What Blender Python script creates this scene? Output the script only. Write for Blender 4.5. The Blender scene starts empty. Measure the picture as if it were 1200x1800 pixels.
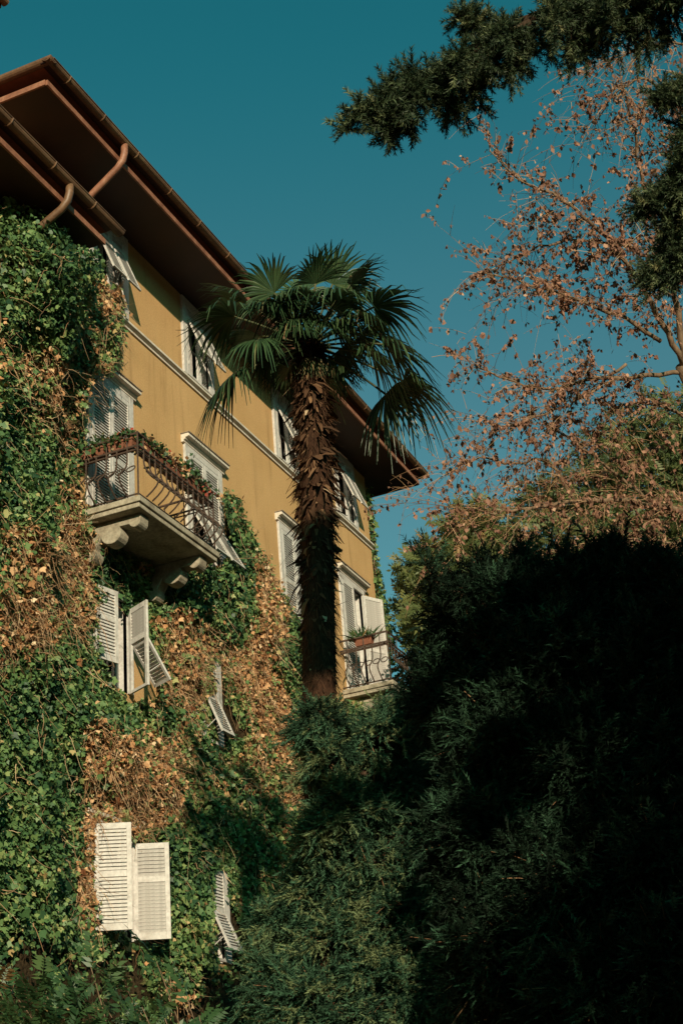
import bpy, math, random
import numpy as np
from mathutils import Matrix, Vector

random.seed(7)
rng = np.random.default_rng(7)
R = math.radians
scene = bpy.context.scene
C = scene.collection

# ------------------------------------------------------------------ camera
# world: X runs along the facade away from the viewer, Y points into the house, Z is up; metres
CAM = np.array([0.0, -10.0, 0.0])
ROT = np.array([[0.40403654, -0.37062815, -0.83629495],
                [-0.91143068, -0.24084147, -0.33360081],
                [-0.07777265, 0.89701179, -0.43511062]])
FPX = 2534.08
cam_data = bpy.data.cameras.new('camera')
cam = bpy.data.objects.new('camera', cam_data)
C.objects.link(cam)
cam_data.sensor_fit = 'VERTICAL'
cam_data.sensor_height = 36.0
cam_data.lens = FPX / 1800.0 * 36.0
cam_data.clip_start = 0.1
cam_data.clip_end = 3000
mw = Matrix([list(ROT[i]) + [CAM[i]] for i in range(3)] + [[0, 0, 0, 1]])
cam.matrix_world = mw
scene.camera = cam

# ------------------------------------------------------------------ sky, sun, exposure
SUN = np.array([1.6, 1.0, -0.60])            # direction the light travels
SUN = SUN / np.linalg.norm(SUN)
elev = math.asin(-SUN[2])
world = bpy.data.worlds.new('World')
scene.world = world
world.use_nodes = True
wn = world.node_tree
sky = wn.nodes.new('ShaderNodeTexSky')
sky.sky_type = 'NISHITA'
sky.sun_disc = False
sky.sun_elevation = elev
sky.sun_rotation = math.atan2(-SUN[0], -SUN[1])
sky.altitude = 200
sky.air_density = 1.0
sky.dust_density = 1.3
sky.ozone_density = 1.0
tint = wn.nodes.new('ShaderNodeMix')
tint.data_type = 'RGBA'
tint.blend_type = 'MULTIPLY'
tint.inputs[0].default_value = 1.0
tint.inputs[7].default_value = (0.145, 1.13, 0.87, 1)
wn.links.new(sky.outputs[0], tint.inputs[6])
# pale air low over the horizon, the same all round
tcw = wn.nodes.new('ShaderNodeTexCoord')
sep = wn.nodes.new('ShaderNodeSeparateXYZ')
wn.links.new(tcw.outputs['Generated'], sep.inputs[0])
mr = wn.nodes.new('ShaderNodeMapRange')
mr.interpolation_type = 'SMOOTHSTEP'
mr.inputs['From Min'].default_value = 0.72
mr.inputs['From Max'].default_value = 0.34
mr.inputs['To Min'].default_value = 0.0
mr.inputs['To Max'].default_value = 1.0
wn.links.new(sep.outputs['Z'], mr.inputs['Value'])
air = wn.nodes.new('ShaderNodeMix')
air.data_type = 'RGBA'
air.blend_type = 'ADD'
wn.links.new(mr.outputs[0], air.inputs[0])
wn.links.new(tint.outputs[2], air.inputs[6])
air.inputs[7].default_value = (0.80, 0.0, 0.0, 1)
bg = wn.nodes['Background']
wn.links.new(air.outputs[2], bg.inputs[0])
bg.inputs[1].default_value = 0.078

sd = bpy.data.lights.new('sun', 'SUN')
sd.energy = 4.9
sd.angle = R(0.6)
sd.color = (1.0, 0.83, 0.60)
so = bpy.data.objects.new('sun', sd)
C.objects.link(so)
so.rotation_euler = Vector(SUN).to_track_quat('-Z', 'Y').to_euler()
so.location = (-20, -25, 30)

scene.view_settings.view_transform = 'Standard'
scene.view_settings.look = 'None'
scene.view_settings.exposure = 0.25
scene.view_settings.gamma = 1.0
scene.view_settings.use_curve_mapping = False
scene.cycles.max_bounces = 6
scene.cycles.transparent_max_bounces = 12


# ------------------------------------------------------------------ helpers
def ray(x, y):
    v = ROT @ np.array([x - 600.0, 900.0 - y, -FPX])
    return v / np.linalg.norm(v)


def at(x, y, dist):
    """the point seen at photo pixel (x, y), dist metres from the camera"""
    return CAM + dist * ray(x, y)


def atY(x, y, Y):
    v = ray(x, y)
    return CAM + v * ((Y - CAM[1]) / v[1])


def proj(P):
    c = (np.asarray(P) - CAM) @ ROT
    return 600 + FPX * c[..., 0] / -c[..., 2], 900 - FPX * c[..., 1] / -c[..., 2]


def inpoly(px, py, poly):
    inside = np.zeros(px.shape, bool)
    n = len(poly)
    for i in range(n):
        x0, y0 = poly[i]
        x1, y1 = poly[(i + 1) % n]
        cond = (y0 > py) != (y1 > py)
        xi = (x1 - x0) * (py - y0) / ((y1 - y0) if y1 != y0 else 1e-9) + x0
        inside ^= cond & (px < xi)
    return inside


def fbm2(x, y, seed=0, octaves=4):
    out = np.zeros(np.shape(x))
    amp, tot = 1.0, 0.0
    g = np.random.default_rng(seed)
    tab = g.random((64, 64))
    for o in range(octaves):
        xs, ys = x * 2 ** o + 17.3 * o, y * 2 ** o + 9.1 * o
        xi, yi = np.floor(xs).astype(int), np.floor(ys).astype(int)
        fx, fy = xs - xi, ys - yi
        fx, fy = fx * fx * (3 - 2 * fx), fy * fy * (3 - 2 * fy)
        a = tab[xi % 64, yi % 64]; b = tab[(xi + 1) % 64, yi % 64]
        c = tab[xi % 64, (yi + 1) % 64]; d = tab[(xi + 1) % 64, (yi + 1) % 64]
        out = out + amp * ((a * (1 - fx) + b * fx) * (1 - fy) + (c * (1 - fx) + d * fx) * fy)
        tot += amp
        amp *= 0.5
    return out / tot


def prop(o, label=None, cat=None, group=None, kind=None):
    if label: o['label'] = label
    if cat: o['category'] = cat
    if group: o['group'] = group
    if kind: o['kind'] = kind
    return o


WLOC = {}


def put(o, parent):
    """parent a piece that is modelled in world coordinates"""
    if parent is not None:
        o.parent = parent
        l = WLOC.get(parent.name, None)
        if l is not None:
            o.matrix_parent_inverse = Matrix.Translation(-Vector(l))
    return o


def empty(name, loc, label=None, cat=None, group=None, parent=None):
    o = bpy.data.objects.new(name, None)
    o.empty_display_size = 0.2
    C.objects.link(o)
    o.location = loc
    if parent is not None:
        put(o, parent)
    WLOC[o.name] = tuple(loc)
    return prop(o, label, cat, group)


def fast_mesh(name, V, F, k, rnd=None, smooth=False):
    """V (n,3), F (m,k) arrays -> mesh"""
    V = np.ascontiguousarray(V, dtype=np.float32)
    F = np.ascontiguousarray(F, dtype=np.int32)
    me = bpy.data.meshes.new(name)
    me.vertices.add(len(V))
    me.vertices.foreach_set('co', V.ravel())
    me.loops.add(F.size)
    me.loops.foreach_set('vertex_index', F.ravel())
    me.polygons.add(len(F))
    me.polygons.foreach_set('loop_start', np.arange(0, F.size, k, dtype=np.int32))
    if rnd is not None:
        a = me.attributes.new('rnd', 'FLOAT', 'FACE')
        a.data.foreach_set('value', np.ascontiguousarray(rnd, dtype=np.float32))
    me.update(calc_edges=True)
    if smooth:
        me.polygons.foreach_set('use_smooth', np.ones(len(F), bool))
    return me


def link_mesh(name, me, mat, parent=None):
    me.materials.append(mat)
    o = bpy.data.objects.new(name, me)
    C.objects.link(o)
    return put(o, parent)


def scatter(name, tv, tf, M, T, rnd, mat, parent=None, smooth=False):
    """stamp a small template (tv, tf) at many places; M (N,3,3) columns are the axes"""
    tv = np.asarray(tv, float); tf = np.asarray(tf, int)
    N, nv = len(T), len(tv)
    V = np.einsum('nij,vj->nvi', M, tv) + T[:, None, :]
    F = tf[None] + (np.arange(N) * nv)[:, None, None]
    me = fast_mesh(name, V.reshape(-1, 3), F.reshape(-1, tf.shape[1]), tf.shape[1],
                   np.repeat(rnd, len(tf)), smooth)
    return link_mesh(name, me, mat, parent)


def unit(v):
    v = np.asarray(v, float)
    return v / np.maximum(np.linalg.norm(v, axis=-1, keepdims=True), 1e-9)


def frames(fwd, up):
    """matrices whose columns are (side, fwd, normal); fwd is kept, normal near up"""
    f = unit(fwd)
    s = unit(np.cross(f, up))
    n = np.cross(s, f)
    return np.stack([s, f, n], axis=-1)


class MB:
    def __init__(self):
        self.v, self.f = [], []

    def add(self, vs, fs):
        b = len(self.v)
        self.v += [tuple(map(float, p)) for p in vs]
        self.f += [tuple(i + b for i in q) for q in fs]
        return self

    def box(self, x0, x1, y0, y1, z0, z1):
        return self.add([(x0, y0, z0), (x1, y0, z0), (x1, y1, z0), (x0, y1, z0), (x0, y0, z1), (x1, y0, z1), (x1, y1, z1), (x0, y1, z1)],
                        [(3, 2, 1, 0), (4, 5, 6, 7), (0, 1, 5, 4), (1, 2, 6, 5), (2, 3, 7, 6), (3, 0, 4, 7)])

    def quad(self, a, b, c, d):
        return self.add([a, b, c, d], [(0, 1, 2, 3)])

    def tube(self, pts, rad, n=8, cap=True, up=(0, 0, 1)):
        pts = [np.asarray(p, float) for p in pts]
        if not hasattr(rad, '__len__'):
            rad = [rad] * len(pts)
        b = len(self.v)
        prev = None
        for i, p in enumerate(pts):
            t = unit(pts[min(i + 1, len(pts) - 1)] - pts[max(i - 1, 0)])
            if prev is None:
                ref = np.array([1.0, 0, 0]) if abs(t[0]) < 0.9 else np.array([0, 1.0, 0])
                a = unit(np.cross(t, ref))
            else:
                a = unit(prev - t * (prev @ t))
            prev = a
            c = np.cross(t, a)
            for k in range(n):
                w = 2 * math.pi * k / n
                self.v.append(tuple(p + rad[i] * (math.cos(w) * a + math.sin(w) * c)))
        for i in range(len(pts) - 1):
            for k in range(n):
                k2 = (k + 1) % n
                self.f.append((b + i * n + k, b + i * n + k2, b + (i + 1) * n + k2, b + (i + 1) * n + k))
        if cap:
            self.f.append(tuple(b + k for k in range(n))[::-1])
            self.f.append(tuple(b + (len(pts) - 1) * n + k for k in range(n)))
        return self

    def prism(self, prof, x0, x1, axis=0):
        """profile (y,z) extruded along x"""
        n = len(prof)
        if axis == 0:
            vs = [(x0, y, z) for y, z in prof] + [(x1, y, z) for y, z in prof]
        else:
            vs = [(a, x0, z) for a, z in prof] + [(a, x1, z) for a, z in prof]
        fs = [tuple(range(n))[::-1], tuple(range(n, 2 * n))]
        fs += [(i, (i + 1) % n, n + (i + 1) % n, n + i) for i in range(n)]
        return self.add(vs, fs)

    def mesh(self, name, smooth=False):
        me = bpy.data.meshes.new(name)
        me.from_pydata(self.v, [], self.f)
        me.update()
        if smooth:
            for p in me.polygons:
                p.use_smooth = True
        return me

    def build(self, name, mat, parent=None, smooth=False, bevel=0.0):
        o = link_mesh(name, self.mesh(name, smooth), mat, parent)
        if bevel:
            m = o.modifiers.new('bevel', 'BEVEL')
            m.width = bevel
            m.segments = 2
            m.limit_method = 'ANGLE'
        return o


# ------------------------------------------------------------------ materials
def newmat(name, rough=0.7, spec=0.3):
    m = bpy.data.materials.new(name)
    m.use_nodes = True
    b = m.node_tree.nodes['Principled BSDF']
    b.inputs['Roughness'].default_value = rough
    b.inputs['Specular IOR Level'].default_value = spec
    return m, m.node_tree.nodes, m.node_tree.links, b


def ramp(nodes, stops):
    r = nodes.new('ShaderNodeValToRGB')
    e = r.color_ramp.elements
    while len(e) > 1:
        e.remove(e[-1])
    e[0].position, e[0].color = stops[0][0], (*stops[0][1], 1)
    for p, c in stops[1:]:
        k = e.new(p)
        k.color = (*c, 1)
    return r


def surf(name, stops, scale=3.0, rough=0.8, spec=0.2, bump=0.0, bscale=60.0, bdist=0.01, detail=6.0, stretch=None, fine=None):
    m, n, l, b = newmat(name, rough, spec)
    tc = n.new('ShaderNodeTexCoord')
    src = tc.outputs['Object']
    if stretch:
        mp = n.new('ShaderNodeMapping')
        mp.inputs['Scale'].default_value = stretch
        l.new(src, mp.inputs[0])
        src = mp.outputs[0]
    nz = n.new('ShaderNodeTexNoise')
    nz.inputs['Scale'].default_value = scale
    nz.inputs['Detail'].default_value = detail
    nz.inputs['Roughness'].default_value = 0.6
    l.new(src, nz.inputs['Vector'])
    r = ramp(n, stops)
    l.new(nz.outputs[0], r.inputs[0])
    col = r.outputs[0]
    if fine:
        n2 = n.new('ShaderNodeTexNoise')
        n2.inputs['Scale'].default_value = fine[0]
        n2.inputs['Detail'].default_value = 3
        l.new(src, n2.inputs['Vector'])
        r2 = ramp(n, [(0.3, (fine[1],) * 3), (0.7, (1, 1, 1))])
        l.new(n2.outputs[0], r2.inputs[0])
        mx = n.new('ShaderNodeMix')
        mx.data_type = 'RGBA'
        mx.blend_type = 'MULTIPLY'
        mx.inputs[0].default_value = 1
        l.new(col, mx.inputs[6])
        l.new(r2.outputs[0], mx.inputs[7])
        col = mx.outputs[2]
    l.new(col, b.inputs['Base Color'])
    if bump:
        bz = n.new('ShaderNodeTexNoise')
        bz.inputs['Scale'].default_value = bscale
        bz.inputs['Detail'].default_value = 5
        l.new(src, bz.inputs['Vector'])
        bp = n.new('ShaderNodeBump')
        bp.inputs['Strength'].default_value = bump
        bp.inputs['Distance'].default_value = bdist
        l.new(bz.outputs[0], bp.inputs['Height'])
        l.new(bp.outputs[0], b.inputs['Normal'])
    return m


def leafmat(name, stops, rough=0.45, spec=0.35, trans=0.3):
    """colour differs leaf by leaf through the 'rnd' value each leaf carries"""
    m, n, l, b = newmat(name, rough, spec)
    a = n.new('ShaderNodeAttribute')
    a.attribute_name = 'rnd'
    r = ramp(n, stops)
    l.new(a.outputs['Fac'], r.inputs[0])
    l.new(r.outputs[0], b.inputs['Base Color'])
    if trans:
        t = n.new('ShaderNodeBsdfTranslucent')
        l.new(r.outputs[0], t.inputs[0])
        mx = n.new('ShaderNodeMixShader')
        mx.inputs[0].default_value = trans
        l.new(b.outputs[0], mx.inputs[1])
        l.new(t.outputs[0], mx.inputs[2])
        l.new(mx.outputs[0], n['Material Output'].inputs[0])
    return m


M = {}
M['stucco'] = surf('ochre_stucco', [(0.25, (0.47, 0.285, 0.125)), (0.5, (0.53, 0.33, 0.15)), (0.75, (0.58, 0.365, 0.172))], 0.9, 0.95, 0.1,
                   bump=0.5, bscale=70, bdist=0.012, fine=(38, 0.80))
_m = M['stucco']
_n, _l = _m.node_tree.nodes, _m.node_tree.links
_b = _n['Principled BSDF']
_src = _b.inputs['Base Color'].links[0].from_socket
_tc = _n.new('ShaderNodeTexCoord'); _mp = _n.new('ShaderNodeMapping'); _mp.inputs['Scale'].default_value = (2.6, 2.6, 0.22)
_nz = _n.new('ShaderNodeTexNoise'); _nz.inputs['Scale'].default_value = 1.6; _nz.inputs['Detail'].default_value = 8; _nz.inputs['Roughness'].default_value = .7
_l.new(_tc.outputs['Object'], _mp.inputs[0]); _l.new(_mp.outputs[0], _nz.inputs['Vector'])
_r = ramp(_n, [(0.30, (0.72, 0.70, 0.68)), (0.46, (1, 1, 1)), (0.72, (1.06, 1.05, 1.02))])
_l.new(_nz.outputs[0], _r.inputs[0])
_mx = _n.new('ShaderNodeMix'); _mx.data_type = 'RGBA'; _mx.blend_type = 'MULTIPLY'; _mx.inputs[0].default_value = 1.0
_l.new(_src, _mx.inputs[6]); _l.new(_r.outputs[0], _mx.inputs[7]); _l.new(_mx.outputs[2], _b.inputs['Base Color'])
M['white'] = surf('white_paint', [(0.30, (0.36, 0.33, 0.29)), (0.45, (0.54, 0.515, 0.48)), (0.8, (0.62, 0.60, 0.57))], 4, 0.6, 0.25, fine=(22, 0.74), detail=9)
M['trim'] = surf('stone_trim', [(0.3, (0.50, 0.44, 0.36)), (0.6, (0.66, 0.60, 0.52)), (0.8, (0.72, 0.66, 0.58))], 4, 0.8, 0.2, bump=0.2, bscale=40, fine=(25, 0.8))
M['hoodtop'] = surf('weathered_hood', [(0.3, (0.12, 0.09, 0.06)), (0.7, (0.30, 0.24, 0.18))], 8, 0.85, 0.1)
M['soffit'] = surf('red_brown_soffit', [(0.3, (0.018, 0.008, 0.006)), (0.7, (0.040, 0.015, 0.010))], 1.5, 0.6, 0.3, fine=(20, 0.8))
M['fascia'] = surf('copper_fascia', [(0.3, (0.17, 0.07, 0.04)), (0.55, (0.30, 0.13, 0.075)), (0.8, (0.42, 0.24, 0.15))], 6, 0.55, 0.4, fine=(40, 0.7))
M['gutter'] = surf('patinated_gutter', [(0.3, (0.10, 0.055, 0.030)), (0.55, (0.19, 0.10, 0.05)), (0.8, (0.20, 0.15, 0.08))], 3, 0.5, 0.5, fine=(30, 0.65))
M['tile'] = surf('roof_tile', [(0.3, (0.16, 0.06, 0.035)), (0.7, (0.28, 0.11, 0.06))], 4, 0.85, 0.1)
M['concrete'] = surf('weathered_stone', [(0.25, (0.20, 0.165, 0.12)), (0.5, (0.36, 0.315, 0.235)), (0.8, (0.50, 0.45, 0.35))], 4, 0.9, 0.1, bump=0.4, bscale=45, fine=(22, 0.65))
M['iron'] = surf('rusty_iron', [(0.3, (0.034, 0.022, 0.016)), (0.6, (0.066, 0.040, 0.027)), (0.8, (0.13, 0.066, 0.038))], 12, 0.6, 0.4)
M['terracotta'] = surf('terracotta', [(0.3, (0.16, 0.065, 0.04)), (0.7, (0.25, 0.105, 0.065))], 9, 0.85, 0.1, fine=(40, 0.8))
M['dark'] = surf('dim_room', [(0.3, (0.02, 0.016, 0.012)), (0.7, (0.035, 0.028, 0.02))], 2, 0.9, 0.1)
M['curtain'] = surf('curtain', [(0.3, (0.55, 0.50, 0.42)), (0.7, (0.7, 0.66, 0.58))], 6, 0.9, 0.1)
M['bark'] = surf('grey_bark', [(0.3, (0.10, 0.065, 0.04)), (0.6, (0.19, 0.13, 0.085)), (0.8, (0.28, 0.21, 0.14))], 14, 0.9, 0.1, bump=0.6, bscale=30, stretch=(1, 1, 0.3))
M['darkbark'] = surf('dark_bark', [(0.3, (0.025, 0.016, 0.010)), (0.7, (0.07, 0.045, 0.03))], 12, 0.95, 0.1, bump=0.6, bscale=25)
M['palmbark'] = surf('palm_fibre', [(0.3, (0.020, 0.011, 0.007)), (0.55, (0.045, 0.023, 0.014)), (0.8, (0.08, 0.040, 0.022))], 20, 0.95, 0.05, bump=0.9, bscale=60, stretch=(3, 3, 0.5))
M['ground'] = surf('garden_soil', [(0.3, (0.03, 0.028, 0.015)), (0.7, (0.06, 0.055, 0.03))], 3, 0.95, 0.1, bump=0.5, bscale=8)
M['blocker'] = surf('blocker_dark_green', [(0.3, (0.018, 0.028, 0.012)), (0.7, (0.045, 0.055, 0.022))], 0.03, 0.95, 0.05)
M['ivy'] = leafmat('ivy_leaf', [(0.0, (0.018, 0.052, 0.024)), (0.35, (0.058, 0.128, 0.045)), (0.7, (0.150, 0.235, 0.078)), (0.9, (0.28, 0.31, 0.115)), (1.0, (0.42, 0.31, 0.14))], 0.5, 0.30, 0.15)
M['dry'] = leafmat('dry_leaf', [(0.0, (0.16, 0.065, 0.03)), (0.45, (0.50, 0.26, 0.12)), (0.8, (0.68, 0.45, 0.25)), (1.0, (0.76, 0.62, 0.42))], 0.85, 0.1, 0.2)
M['twig'] = leafmat('dry_twig', [(0.0, (0.14, 0.075, 0.04)), (0.5, (0.40, 0.24, 0.13)), (1.0, (0.62, 0.45, 0.28))], 0.9, 0.1, 0.0)
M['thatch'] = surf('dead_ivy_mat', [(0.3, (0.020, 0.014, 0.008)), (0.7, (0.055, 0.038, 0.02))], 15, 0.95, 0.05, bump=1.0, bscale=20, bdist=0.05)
M['palm'] = leafmat('palm_blade', [(0.0, (0.014, 0.032, 0.014)), (0.5, (0.034, 0.070, 0.028)), (0.9, (0.085, 0.125, 0.05)), (1.0, (0.24, 0.17, 0.08))], 0.34, 0.5, 0.12)
M['petiole'] = surf('palm_petiole', [(0.3, (0.04, 0.05, 0.02)), (0.7, (0.09, 0.085, 0.035))], 5, 0.6, 0.3)
M['stub'] = leafmat('palm_leaf_base', [(0.0, (0.030, 0.016, 0.010)), (0.6, (0.10, 0.052, 0.028)), (0.92, (0.20, 0.115, 0.06)), (1.0, (0.42, 0.30, 0.19))], 0.9, 0.1, 0.0)
M['spruce'] = leafmat('spruce_needle', [(0.0, (0.018, 0.032, 0.015)), (0.45, (0.050, 0.074, 0.034)), (0.8, (0.15, 0.18, 0.085)), (1.0, (0.26, 0.25, 0.12))], 0.55, 0.25, 0.1)
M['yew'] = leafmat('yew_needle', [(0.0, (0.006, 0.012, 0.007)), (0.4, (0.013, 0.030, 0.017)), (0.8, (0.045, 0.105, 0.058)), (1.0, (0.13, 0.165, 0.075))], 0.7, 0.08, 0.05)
M['autumn'] = leafmat('autumn_leaf', [(0.0, (0.08, 0.038, 0.026)), (0.5, (0.22, 0.112, 0.075)), (0.85, (0.36, 0.19, 0.125)), (1.0, (0.46, 0.29, 0.19))], 0.7, 0.2, 0.14)
M['green'] = leafmat('tree_leaf', [(0.0, (0.035, 0.060, 0.022)), (0.5, (0.085, 0.115, 0.040)), (0.85, (0.16, 0.175, 0.06)), (1.0, (0.34, 0.20, 0.09))], 0.5, 0.3, 0.3)
M['shrub'] = leafmat('shrub_leaf', [(0.0, (0.018, 0.050, 0.020)), (0.5, (0.035, 0.085, 0.03)), (0.9, (0.075, 0.12, 0.04)), (1.0, (0.22, 0.14, 0.06))], 0.45, 0.35, 0.25)
M['flower'] = leafmat('red_petal', [(0.0, (0.22, 0.02, 0.012)), (0.6, (0.42, 0.05, 0.025)), (1.0, (0.5, 0.13, 0.10))], 0.6, 0.2, 0.2)
# window glass: thin pane, reflects the sky and lets the dim room show
gm = bpy.data.materials.new('window_glass')
gm.use_nodes = True
gn, gl = gm.node_tree.nodes, gm.node_tree.links
gn.remove(gn['Principled BSDF'])
tr = gn.new('ShaderNodeBsdfTransparent'); tr.inputs[0].default_value = (0.72, 0.76, 0.75, 1)
gs = gn.new('ShaderNodeBsdfGlossy'); gs.inputs['Roughness'].default_value = 0.03
fr = gn.new('ShaderNodeFresnel'); fr.inputs[0].default_value = 1.5
ms = gn.new('ShaderNodeMixShader')
gl.new(fr.outputs[0], ms.inputs[0]); gl.new(tr.outputs[0], ms.inputs[1]); gl.new(gs.outputs[0], ms.inputs[2])
gl.new(ms.outputs[0], gn['Material Output'].inputs[0])
M['glass'] = gm

GZ = -1.6
# ------------------------------------------------------------------ ground
g = MB()
n = 40
for i in range(n + 1):
    for j in range(n + 1):
        x, y = -1500 + 3000 * i / n, -1500 + 3000 * j / n
        g.v.append((x, y, GZ))
for i in range(n):
    for j in range(n):
        a = i * (n + 1) + j
        g.f.append((a, a + n + 1, a + n + 2, a + 1))
prop(g.build('ground', M['ground']), kind='structure')

# unseen raised ring, added to block low skylight; stays below the visible sky
hl = MB()
nh = 96
for i in range(nh):
    a = 2 * math.pi * i / nh
    for rr, fr_ in ((620, 0.0), (760, .62), (900, 1.0), (1200, .9)):
        k_ = .82 + .18 * math.sin(a * 3 + 1) * math.sin(a * 5 + .4) + .06 * math.sin(a * 17)
        hl.v.append((rr * math.cos(a), rr * math.sin(a), GZ - .5 + 195 * fr_ * k_))
for i in range(nh):
    for k in range(3):
        p, q = i * 4 + k, ((i + 1) % nh) * 4 + k
        hl.f.append((p, q, q + 1, p + 1))
prop(hl.build('skylight_blocker', M['blocker'], smooth=True), kind='structure')

# ------------------------------------------------------------------ villa
villa = empty('villa', (20, 5, GZ), 'ochre stucco villa with white louvred shutters, deep red-brown eaves and ivy on its walls', 'house')
XL, XR = 13.95, 26.6
ZT = 14.52
DEPTH = 11.0
WX1, WY, WZT = 14.05, -0.28, 12.33      # lower wing at the near end: right edge, wall plane, soffit height
TOP, MID, LOW, GRD = 'top', 'mid', 'low', 'ground'
WIN = [  # name key, x0, x1, z0, z1, storey
    ('w1', 15.65, 16.52, 12.93, 14.38, TOP), ('w2', 18.52, 19.37, 12.93, 14.38, TOP),
    ('w3', 22.03, 22.90, 12.93, 14.38, TOP), ('w4', 24.90, 25.77, 12.93, 14.38, TOP),
    ('A', 15.55, 16.60, 9.02, 11.40, MID), ('B', 18.45, 19.50, 9.40, 11.40, MID),
    ('C', 21.93, 22.98, 9.40, 11.40, MID), ('D', 24.68, 25.75, 9.02, 11.40, MID),
    ('E', 15.55, 16.49, 6.68, 8.02, LOW), ('F', 18.20, 19.14, 6.55, 7.95, LOW),
    ('G', 15.55, 16.49, 3.32, 4.68, GRD), ('H', 18.15, 19.09, 3.32, 4.65, GRD)]


def wall_with_holes(mb, x0, x1, z0, z1, y, holes, depth):
    xs = sorted({x0, x1, *[h[1] for h in holes], *[h[2] for h in holes]})
    zs = sorted({z0, z1, *[h[3] for h in holes], *[h[4] for h in holes]})
    for i in range(len(xs) - 1):
        for j in range(len(zs) - 1):
            cx, cz = (xs[i] + xs[i + 1]) / 2, (zs[j] + zs[j + 1]) / 2
            if any(h[1] < cx < h[2] and h[3] < cz < h[4] for h in holes):
                continue
            mb.quad((xs[i], y, zs[j]), (xs[i + 1], y, zs[j]), (xs[i + 1], y, zs[j + 1]), (xs[i], y, zs[j + 1]))
    for h in holes:
        a, b, c, d = h[1:5]
        Y = y + depth
        rv = RV[h[0]] = MB()
        rv.quad((a, y, c), (a, y, d), (a, Y, d), (a, Y, c))
        rv.quad((b, y, c), (b, Y, c), (b, Y, d), (b, y, d))
        rv.quad((a, y, c), (a, Y, c), (b, Y, c), (b, y, c))
        rv.quad((a, y, d), (b, y, d), (b, Y, d), (a, Y, d))


w = MB()
RV = {}           # painted reveals of the openings
wall_with_holes(w, XL, XR, GZ, ZT, 0.0, WIN, 0.26)
w.quad((XR, 0, GZ), (XR, DEPTH, GZ), (XR, DEPTH, ZT), (XR, 0, ZT))
w.quad((XL, DEPTH, GZ), (XL, 0, GZ), (XL, 0, ZT), (XL, DEPTH, ZT))
w.quad((XR, DEPTH, GZ), (XL, DEPTH, GZ), (XL, DEPTH, ZT), (XR, DEPTH, ZT))
wall = w.build('wall', M['stucco'], villa)
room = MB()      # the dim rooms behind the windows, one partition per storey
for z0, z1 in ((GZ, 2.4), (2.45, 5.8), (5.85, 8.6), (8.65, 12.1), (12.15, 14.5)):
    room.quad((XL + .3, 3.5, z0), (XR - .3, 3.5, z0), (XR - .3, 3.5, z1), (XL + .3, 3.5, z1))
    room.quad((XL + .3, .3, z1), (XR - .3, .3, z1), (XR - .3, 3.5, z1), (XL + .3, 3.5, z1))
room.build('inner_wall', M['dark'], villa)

ww = MB()        # wing
ww.box(5.0, WX1, WY, DEPTH - 1, GZ, WZT + 0.3)
ww.build('wing_wall', M['stucco'], villa)


def eave(x0, x1, yw, zs, ov, side_l, side_r, depth_l, brackets, ybk):
    """soffit, fascia strip and half-round gutter along the front, returned round the ends when side_l / side_r"""
    yf, yg = yw - ov, yw - ov - 0.15
    xl, xr = x0 - (ov if side_l else 0), x1 + (ov if side_r else 0)
    s = MB()
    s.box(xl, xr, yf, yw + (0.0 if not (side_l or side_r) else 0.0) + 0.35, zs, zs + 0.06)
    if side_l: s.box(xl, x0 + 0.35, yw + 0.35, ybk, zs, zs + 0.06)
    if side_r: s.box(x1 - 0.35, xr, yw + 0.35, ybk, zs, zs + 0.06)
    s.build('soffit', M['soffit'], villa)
    f = MB()
    f.box(xl - .012, xr + (.012 if side_r else 0), yf - .032, yf - .002, zs - 0.03, zs + 0.06)
    f.build('fascia', M['fascia'], villa)
    if side_l:
        MB().box(xl - .032, xl - .002, yf + .002, ybk, zs - 0.03, zs + 0.06).build('fascia', M['fascia'], villa)
    if side_r:
        MB().box(xr + .002, xr + .032, yf + .002, ybk, zs - 0.03, zs + 0.06).build('fascia', M['fascia'], villa)
    # boarding that carries the tiles beyond the fascia
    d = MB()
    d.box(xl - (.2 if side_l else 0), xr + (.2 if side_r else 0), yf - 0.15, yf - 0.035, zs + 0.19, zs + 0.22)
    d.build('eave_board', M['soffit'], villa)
    gx0, gx1 = xl - (0.15 if side_l else 0), xr + (0.15 if side_r else 0.2)
    zg, r = zs + 0.26, 0.075
    prof = []
    K = 8
    for k in range(K + 1):
        a = math.pi + math.pi * k / K
        prof.append((yg + r * math.cos(a), zg + r * math.sin(a)))
    for k in range(K, -1, -1):
        a = math.pi + math.pi * k / K
        prof.append((yg + (r - .008) * math.cos(a), zg + (r - .008) * math.sin(a)))
    gt = MB().prism(prof, gx0 - (r if side_l else 0), gx1 + (r if side_r else 0)).build('gutter', M['gutter'], villa, smooth=False)
    MB().tube([(gx0, yg - r, zg), (gx1, yg - r, zg)], 0.012, 6).build('gutter_bead', M['gutter'], gt)
    def side_gutter(x):
        pr = [(x + (p[0] - yg), p[1]) for p in prof]
        return MB().prism(pr, yg - r + .003, ybk, axis=1).build('gutter', M['gutter'], villa)
    if side_l: side_gutter(gx0)
    if side_r: side_gutter(gx1)
    for x in brackets:
        b = MB()
        pts = [(x, yg + (r + .006) * math.cos(math.pi + math.pi * k / 8), zg + (r + .006) * math.sin(math.pi + math.pi * k / 8)) for k in range(9)]
        pts.append((x, yg + r + .10, zg + .03))
        b.tube(pts, 0.011, 5)
        b.build('bracket', M['gutter'], gt)
    return yg, zg


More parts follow.
